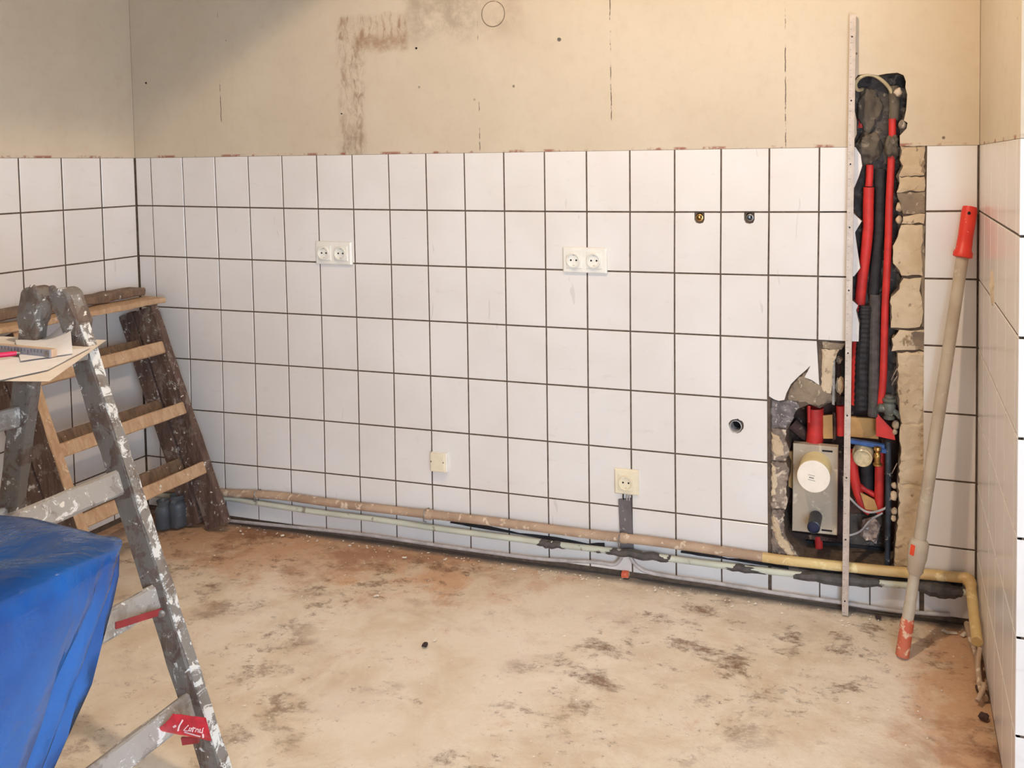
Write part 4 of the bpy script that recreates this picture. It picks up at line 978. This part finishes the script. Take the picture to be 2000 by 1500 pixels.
# papers, folding rule and pen on the ladder tread
ZP = 0.9715
def sheet(name, mat, L, z, label, curl=None, seed=0, th=.0008):
    P = [PF(a, b, z) for a, b in L]
    m = MB(); n = 10
    def S(u, v):
        p = P[0].lerp(P[1], u).lerp(P[3].lerp(P[2], u), v); h = .0006 * nz(u + seed, v, 0, 3)
        if curl: h += curl(u, v)
        return p + V(0, 0, h)
    for k in (0, 1):
        o_ = len(m.v)
        for j in range(n + 1):
            for i in range(n + 1): m.v.append(S(i / n, j / n) - V(0, 0, th * k))
        for j in range(n):
            for i in range(n):
                a = o_ + j * (n + 1) + i; f = (a, a + 1, a + n + 2, a + n + 1); m.f.append(f if k == 0 else f[::-1])
    return tag(m.build(name, mat, smooth=True, fix=False), label, 'paper', 'papers on the ladder tread')
sheet('paper_sheet', 'papertan', [(-60, 655), (208, 664), (96, 745), (-140, 742)], ZP + .001, 'cream sheet at the bottom of the papers, its corner past the ladder stile', None, 1)
sheet('paper_sheet', 'paper', [(-90, 715), (178, 678), (94, 722), (-150, 775)], ZP + .0045, 'white sheet slipping out on top of the cream sheet', None, 2)
sheet('paper_sheet', 'paper', [(30, 664), (137, 656), (142, 690), (40, 705)], ZP + .008, 'white sheet with its corner curling up against the rear stile', lambda u, v: .030 * max(0, u - .45) ** 2 * max(0, 1 - v) * 6, 3)
r0, r1 = PF(-70, 668, ZP + .022), PF(98, 684, ZP + .022)
t = thing('folding_rule', 'folded wooden measuring rule lying on the papers', 'folding rule', (r0.lerp(r1, .5).x, r0.lerp(r1, .5).y, ZP + .012))
dR_ = (r1 - r0).normalized(); sR = V(dR_.y, -dR_.x, 0); sR = sR if (CAM - r0).dot(sR) > 0 else -sR
for k in range(4):
    MB().board(r0 + V(0, 0, -.0075) - sR * (.004 * k), r1 + V(0, 0, -.0075) - sR * (.004 * k), V(0, 0, .0165), sR * .0037, 2, 0, .12).build('rule_limb', 'rulegrey' if k == 0 else 'rulewood', t)
pf = r1 - dR_ * .008 + sR * .002 + V(0, 0, -.0075)
MB().lathe(pf, sR, [(.0062, 0), (.0062, .0012), (.003, .002)], 14).build('rivet', 'steel', t)
for k in range(1, 14):
    pt_ = r1 - dR_ * (.014 + k * .010) + sR * .0019 + V(0, 0, -.0035 if k % 5 else -.006)
    MB().board(pt_ + V(0, 0, .003), pt_ - V(0, 0, .003 if k % 5 else .006), dR_ * .001, sR * .0006, 1).build('scale_mark', 'ink', t)
p0, p1 = PF(-60, 700, ZP + .012), PF(33, 690, ZP + .012)
t = thing('pink_pen', 'pink pen lying in front of the folding rule', 'pen', p0.lerp(p1, .5) - V(0, 0, .006))
auto_smooth(MB().tube([p0, p0.lerp(p1, .9), p1], [.0055, .0055, .0045], 14).build('barrel', 'pink', t))
auto_smooth(MB().tube([p1, p1 + (p1 - p0).normalized() * .006], [.004, .0022], 12).build('pen_end', 'steel', t))

# ------------------------------------------------------------------ folded brown ladder leaning on the left wall
t = thing('folded_trestle', 'dark brown folded wooden ladder with tan rungs leaning on the left wall', 'ladder', (0.3, -.35, 0))
YF, YB = -0.085, -0.60
fb = PW(428, 1028, YF); ft = PW(284, 612, YF)
def bline(off):   # axis of stile in x/z shifted left by off metres
    d = (V(ft.x, 0, ft.z) - V(fb.x, 0, .0)).normalized(); return V(fb.x - off, 0, .005 if off == 0 else .01), d
p, d = bline(0); Lb = (V(ft.x, 0, ft.z) - V(fb.x, 0, 0)).length
wB = V(d.z, 0, -d.x)
for i, y in enumerate((YF, YB)):
    s_ = MB().board(V(p.x, y, .018), V(p.x, y, .018) + d * (Lb + .0), wB * .098, V(0, .03, 0), 18, .0014, .12, 70 + i).build('front_stile', 'wood_brown', t)
    for o_ in (-.016, .018):   # raised weathered grain ridges on the board
        MB().board(V(p.x, y - .0155, .05) + wB * o_, V(p.x, y - .0155, .05) + wB * o_ * .6 + d * Lb * .86, wB * .006, V(0, .003, 0), 14, .0012, .2, 80 + i).build('grain_ridge', 'wood_brown', s_)
    a_ = V(p.x, y, .018) - wB * .08; 
    MB().board(V(p.x - .112, y + .004, .012), V(p.x - .100, y + .004, .012) + d * (Lb - .02), wB * .07, V(0, .028, 0), 16, .0014, .12, 75 + i).build('rear_stile', 'wood_brown', t)
    if i == 1:
        MB().board(V(p.x, y, .018) + wB * .050, V(p.x, y, .018) + wB * .050 + d * Lb, wB * .006, V(0, .029, 0), 14, .001, .2, 79).build('tan_edge', 'wood_tan', s_)  # tan strip down the front edge of the near stile
for k, (a, b) in enumerate(((316, 688), (361, 808), (408, 926))):
    q = PW(a, b, YF - .03); u = q.z / (d.z * Lb); x = p.x + d.x * Lb * u
    c = V(x, 0, q.z) + wB * .038
    o = MB().board(V(c.x, YF - .004, c.z), V(c.x, YB + .0, c.z), d * .046, wB * .024, 10, .001, .14, 90 + k).build('rung', 'wood_tan', t)
    c = V(x - .092, 0, q.z + .008) + wB * .01
    MB().board(V(c.x, YF - .004, c.z), V(c.x, YB, c.z), d * .048, wB * .022, 10, .0012, .14, 95 + k).build('rear_rung', 'wood_old', t)
# planks laid over the ladder top
e0 = PW(316, 604, -.06)
tp = V(p.x, 0, .018) + d * Lb
tag(MB().board(V(tp.x + .005, -.045, tp.z + .030), V(tp.x + .012, -1.05, tp.z + .032), V(.105, 0, 0), V(0, 0, .020), 24, .0022, .15, 101).build('plank', 'wood_tan'), 'rough tan plank laid across the top of the folded brown ladder', 'plank', 'planks on the folded ladder')
tag(MB().board(V(tp.x - .065, -.06, tp.z + .061), V(tp.x - .060, -1.02, tp.z + .063), V(.085, 0, 0), V(0, 0, .030), 24, .0026, .18, 102).build('plank', 'wood_old'), 'weathered grey plank on top of the tan plank by the left wall', 'plank', 'planks on the folded ladder')
# canisters behind the ladder foot
for i, (a, b, s_, lb) in enumerate(((362, 1022, 1.0, 'dark grey canister with a torn collar behind the folded ladder foot'), (334, 1026, .86, 'shorter dark grey canister next to the torn-collared one behind the ladder'))):
    c = PF(a, b, 0); c = V(max(.06, c.x), min(c.y, -.05) - .03, 0)
    tt = thing('canister', lb, 'canister', c)
    R_ = .034 * s_; H_ = .105 * s_
    auto_smooth(MB().lathe(c, (0, 0, 1), [(R_ * .7, .002), (R_ * .96, .006), (R_, .02), (R_ * .97, H_ * .5), (R_, H_ * .78), (R_ * .9, H_ * .9), (R_ * .7, H_)], 22).build('body', 'canister', tt), 60)
    auto_smooth(MB().lathe(c + V(0, 0, H_ * .985), (0, 0, 1), [(R_ * .66, 0), (R_ * .74, .012), (R_ * .80, .022), (R_ * .72, .020), (R_ * .5, .004), (R_ * .1, .003)], 18).build('collar', 'canister', tt), 60)

# ------------------------------------------------------------------ blue plastic sheet draped over a stand
def blue():
    m = MB(); NS = 120; cx_, cy_ = 1.70, -1.94; hx_, hy_ = .200, .245
    YT = .886
    def rim(a, k=1.0):
        c_, s_ = math.cos(a), math.sin(a); e = .22
        return V(cx_ + hx_ * k * math.copysign(abs(c_) ** e, c_), cy_ + hy_ * k * math.copysign(abs(s_) ** e, s_), 0)
    rings = []
    for k in (0.02, .25, .5, .72, .88, .96, 1.0):
        R = []
        for i in range(NS):
            q = rim(2 * math.pi * i / NS, k); q.z = YT + .010 * nz(q.x, q.y, 0, 9) - .012 * max(0, k - .85) / .15 + .004 * nz(q.x, q.y, 5, 24); R.append(q)
        rings.append(R)
    zs = [.85, .82, .78, .73, .68, .62, .56, .50, .44, .38, .30, .22, .14, .06, .012]
    for z in zs:
        t_ = (YT - z) / .35; tp_ = min(t_, 1.15); R = []
        for i in range(NS):
            a = 2 * math.pi * i / NS; q = rim(a, 1.0); d_ = V(q.x - cx_, q.y - cy_, 0)
            fold = (.034 * nz(math.cos(a) * 2.2 + z * .8, math.sin(a) * 2.2, z * .9, 1.6) + .018 * nz(math.cos(a) * 5, math.sin(a) * 5, z * 1.6 + 3, 1.4)) * min(1, t_ * 2.2)
            fold += (.010 * math.sin(13 * a + 9 * (YT - z)) + .007 * math.sin(23 * a - 14 * z + 1)) * min(1, t_ * 1.5)
            sc_ = 1.0 + .05 * min(1, t_ * 6) - .42 * tp_
            q = V(cx_, cy_, 0) + d_ * (sc_ + fold / d_.length * 1.2); q.x -= .03 * tp_; q.z = z; R.append(q)
        rings.append(R)
    m.sweep(rings)
    return m.build('blue_plastic_sheet', 'blue', smooth=True)
tag(blue(), 'glossy blue plastic sheet draped over a stand beside the stepladder', 'plastic sheet')

# ------------------------------------------------------------------ crumbs on the floor
rc = random.Random(21); m = MB(); cnt = 0
def crumb(mm, x, y, s):
    a = rc.uniform(0, 6.28); u = V(math.cos(a), math.sin(a), 0) * s * rc.uniform(.8, 2.0); w = V(-math.sin(a), math.cos(a), 0) * s * rc.uniform(.5, 1.0); h = s * rc.uniform(.4, .9)
    b = V(x, y, .0)
    mm.add([b - u, b + w, b + u, b - w, b + V(0, 0, h) + u * .2], [(0, 1, 4), (1, 2, 4), (2, 3, 4), (3, 0, 4), (3, 2, 1, 0)])
for k in range(330):
    x = rc.uniform(.35, 3.05); y = -abs(rc.gauss(0, .5)) - .02
    if y < -1.7: continue
    crumb(m, x, y, rc.choice((.0016, .002, .0026, .003)))
for k in range(150):
    crumb(m, rc.uniform(.45, 3.07), -abs(rc.gauss(0, .03)) - .03, rc.choice((.002, .003, .004)))
o = m.build('floor_crumbs', 'chip'); o['kind'] = 'stuff'; o['label'] = 'tiny pale plaster crumbs scattered over the floor'; o['category'] = 'debris'
for i, (a, b) in enumerate(((690, 1062), (790, 1090), (880, 1084), (735, 1165), (560, 1042), (470, 1038), (1015, 1102), (850, 1250), (1290, 1135), (1860, 1225), (1880, 1218), (1845, 1215), (645, 1040), (690, 1060))):
    p = PF(a, b, .0); 
    if p.y > -.06: p.y = -.06
    mm = MB(); s_ = rc.uniform(.005, .008) * (1.9 if a > 1800 else 1); al = rc.uniform(0, 3.1)
    mm.board(p + V(math.cos(al), math.sin(al), 0) * s_ + V(0, 0, .002), p - V(math.cos(al), math.sin(al), 0) * s_ + V(0, 0, .003), V(-math.sin(al), math.cos(al), 0) * s_ * .8, V(0, 0, .003), 2, .0012, .2, i)
    tag(mm.build('plaster_chip', 'chip'), 'pale plaster flake on the floor in the right corner' if a > 1800 else 'pale plaster flake on the floor near the back wall', 'plaster chip', 'plaster flakes in the right corner' if a > 1800 else 'plaster flakes near the back wall')
for i, (a, b, s_) in enumerate(((1716, 1208, .010), (830, 1262, .009), (1925, 1350, .011), (1934, 1405, .012))):
    p = PF(a, b, 0); p.x = min(p.x, XR - .02)
    o = lump('dirt_clod', 1000, 1000, -.5, .001, .001, .001, 'brickwork', None, None, i)
    bpy.data.objects.remove(o)
    bm = bmesh.new(); bmesh.ops.create_icosphere(bm, subdivisions=2, radius=1)
    for v in bm.verts:
        k = 1 + .35 * nz(v.co.x + i, v.co.y, v.co.z, 1.7); v.co = V(p.x + v.co.x * s_ * k, p.y + v.co.y * s_ * k, s_ * .45 + v.co.z * s_ * .6 * k)
    me = bpy.data.meshes.new('dirt_clod'); bm.to_mesh(me); bm.free(); me.materials.append(M['brickwork'])
    o = bpy.data.objects.new('dirt_clod', me); col.objects.link(o)
    tag(o, ('dark dirt clod on the floor behind the straightedge foot', 'dark dirt clod alone in the middle of the floor', 'dark dirt clod at the foot of the right wall', 'larger dark dirt clod farther along the right wall')[i], 'dirt clod')
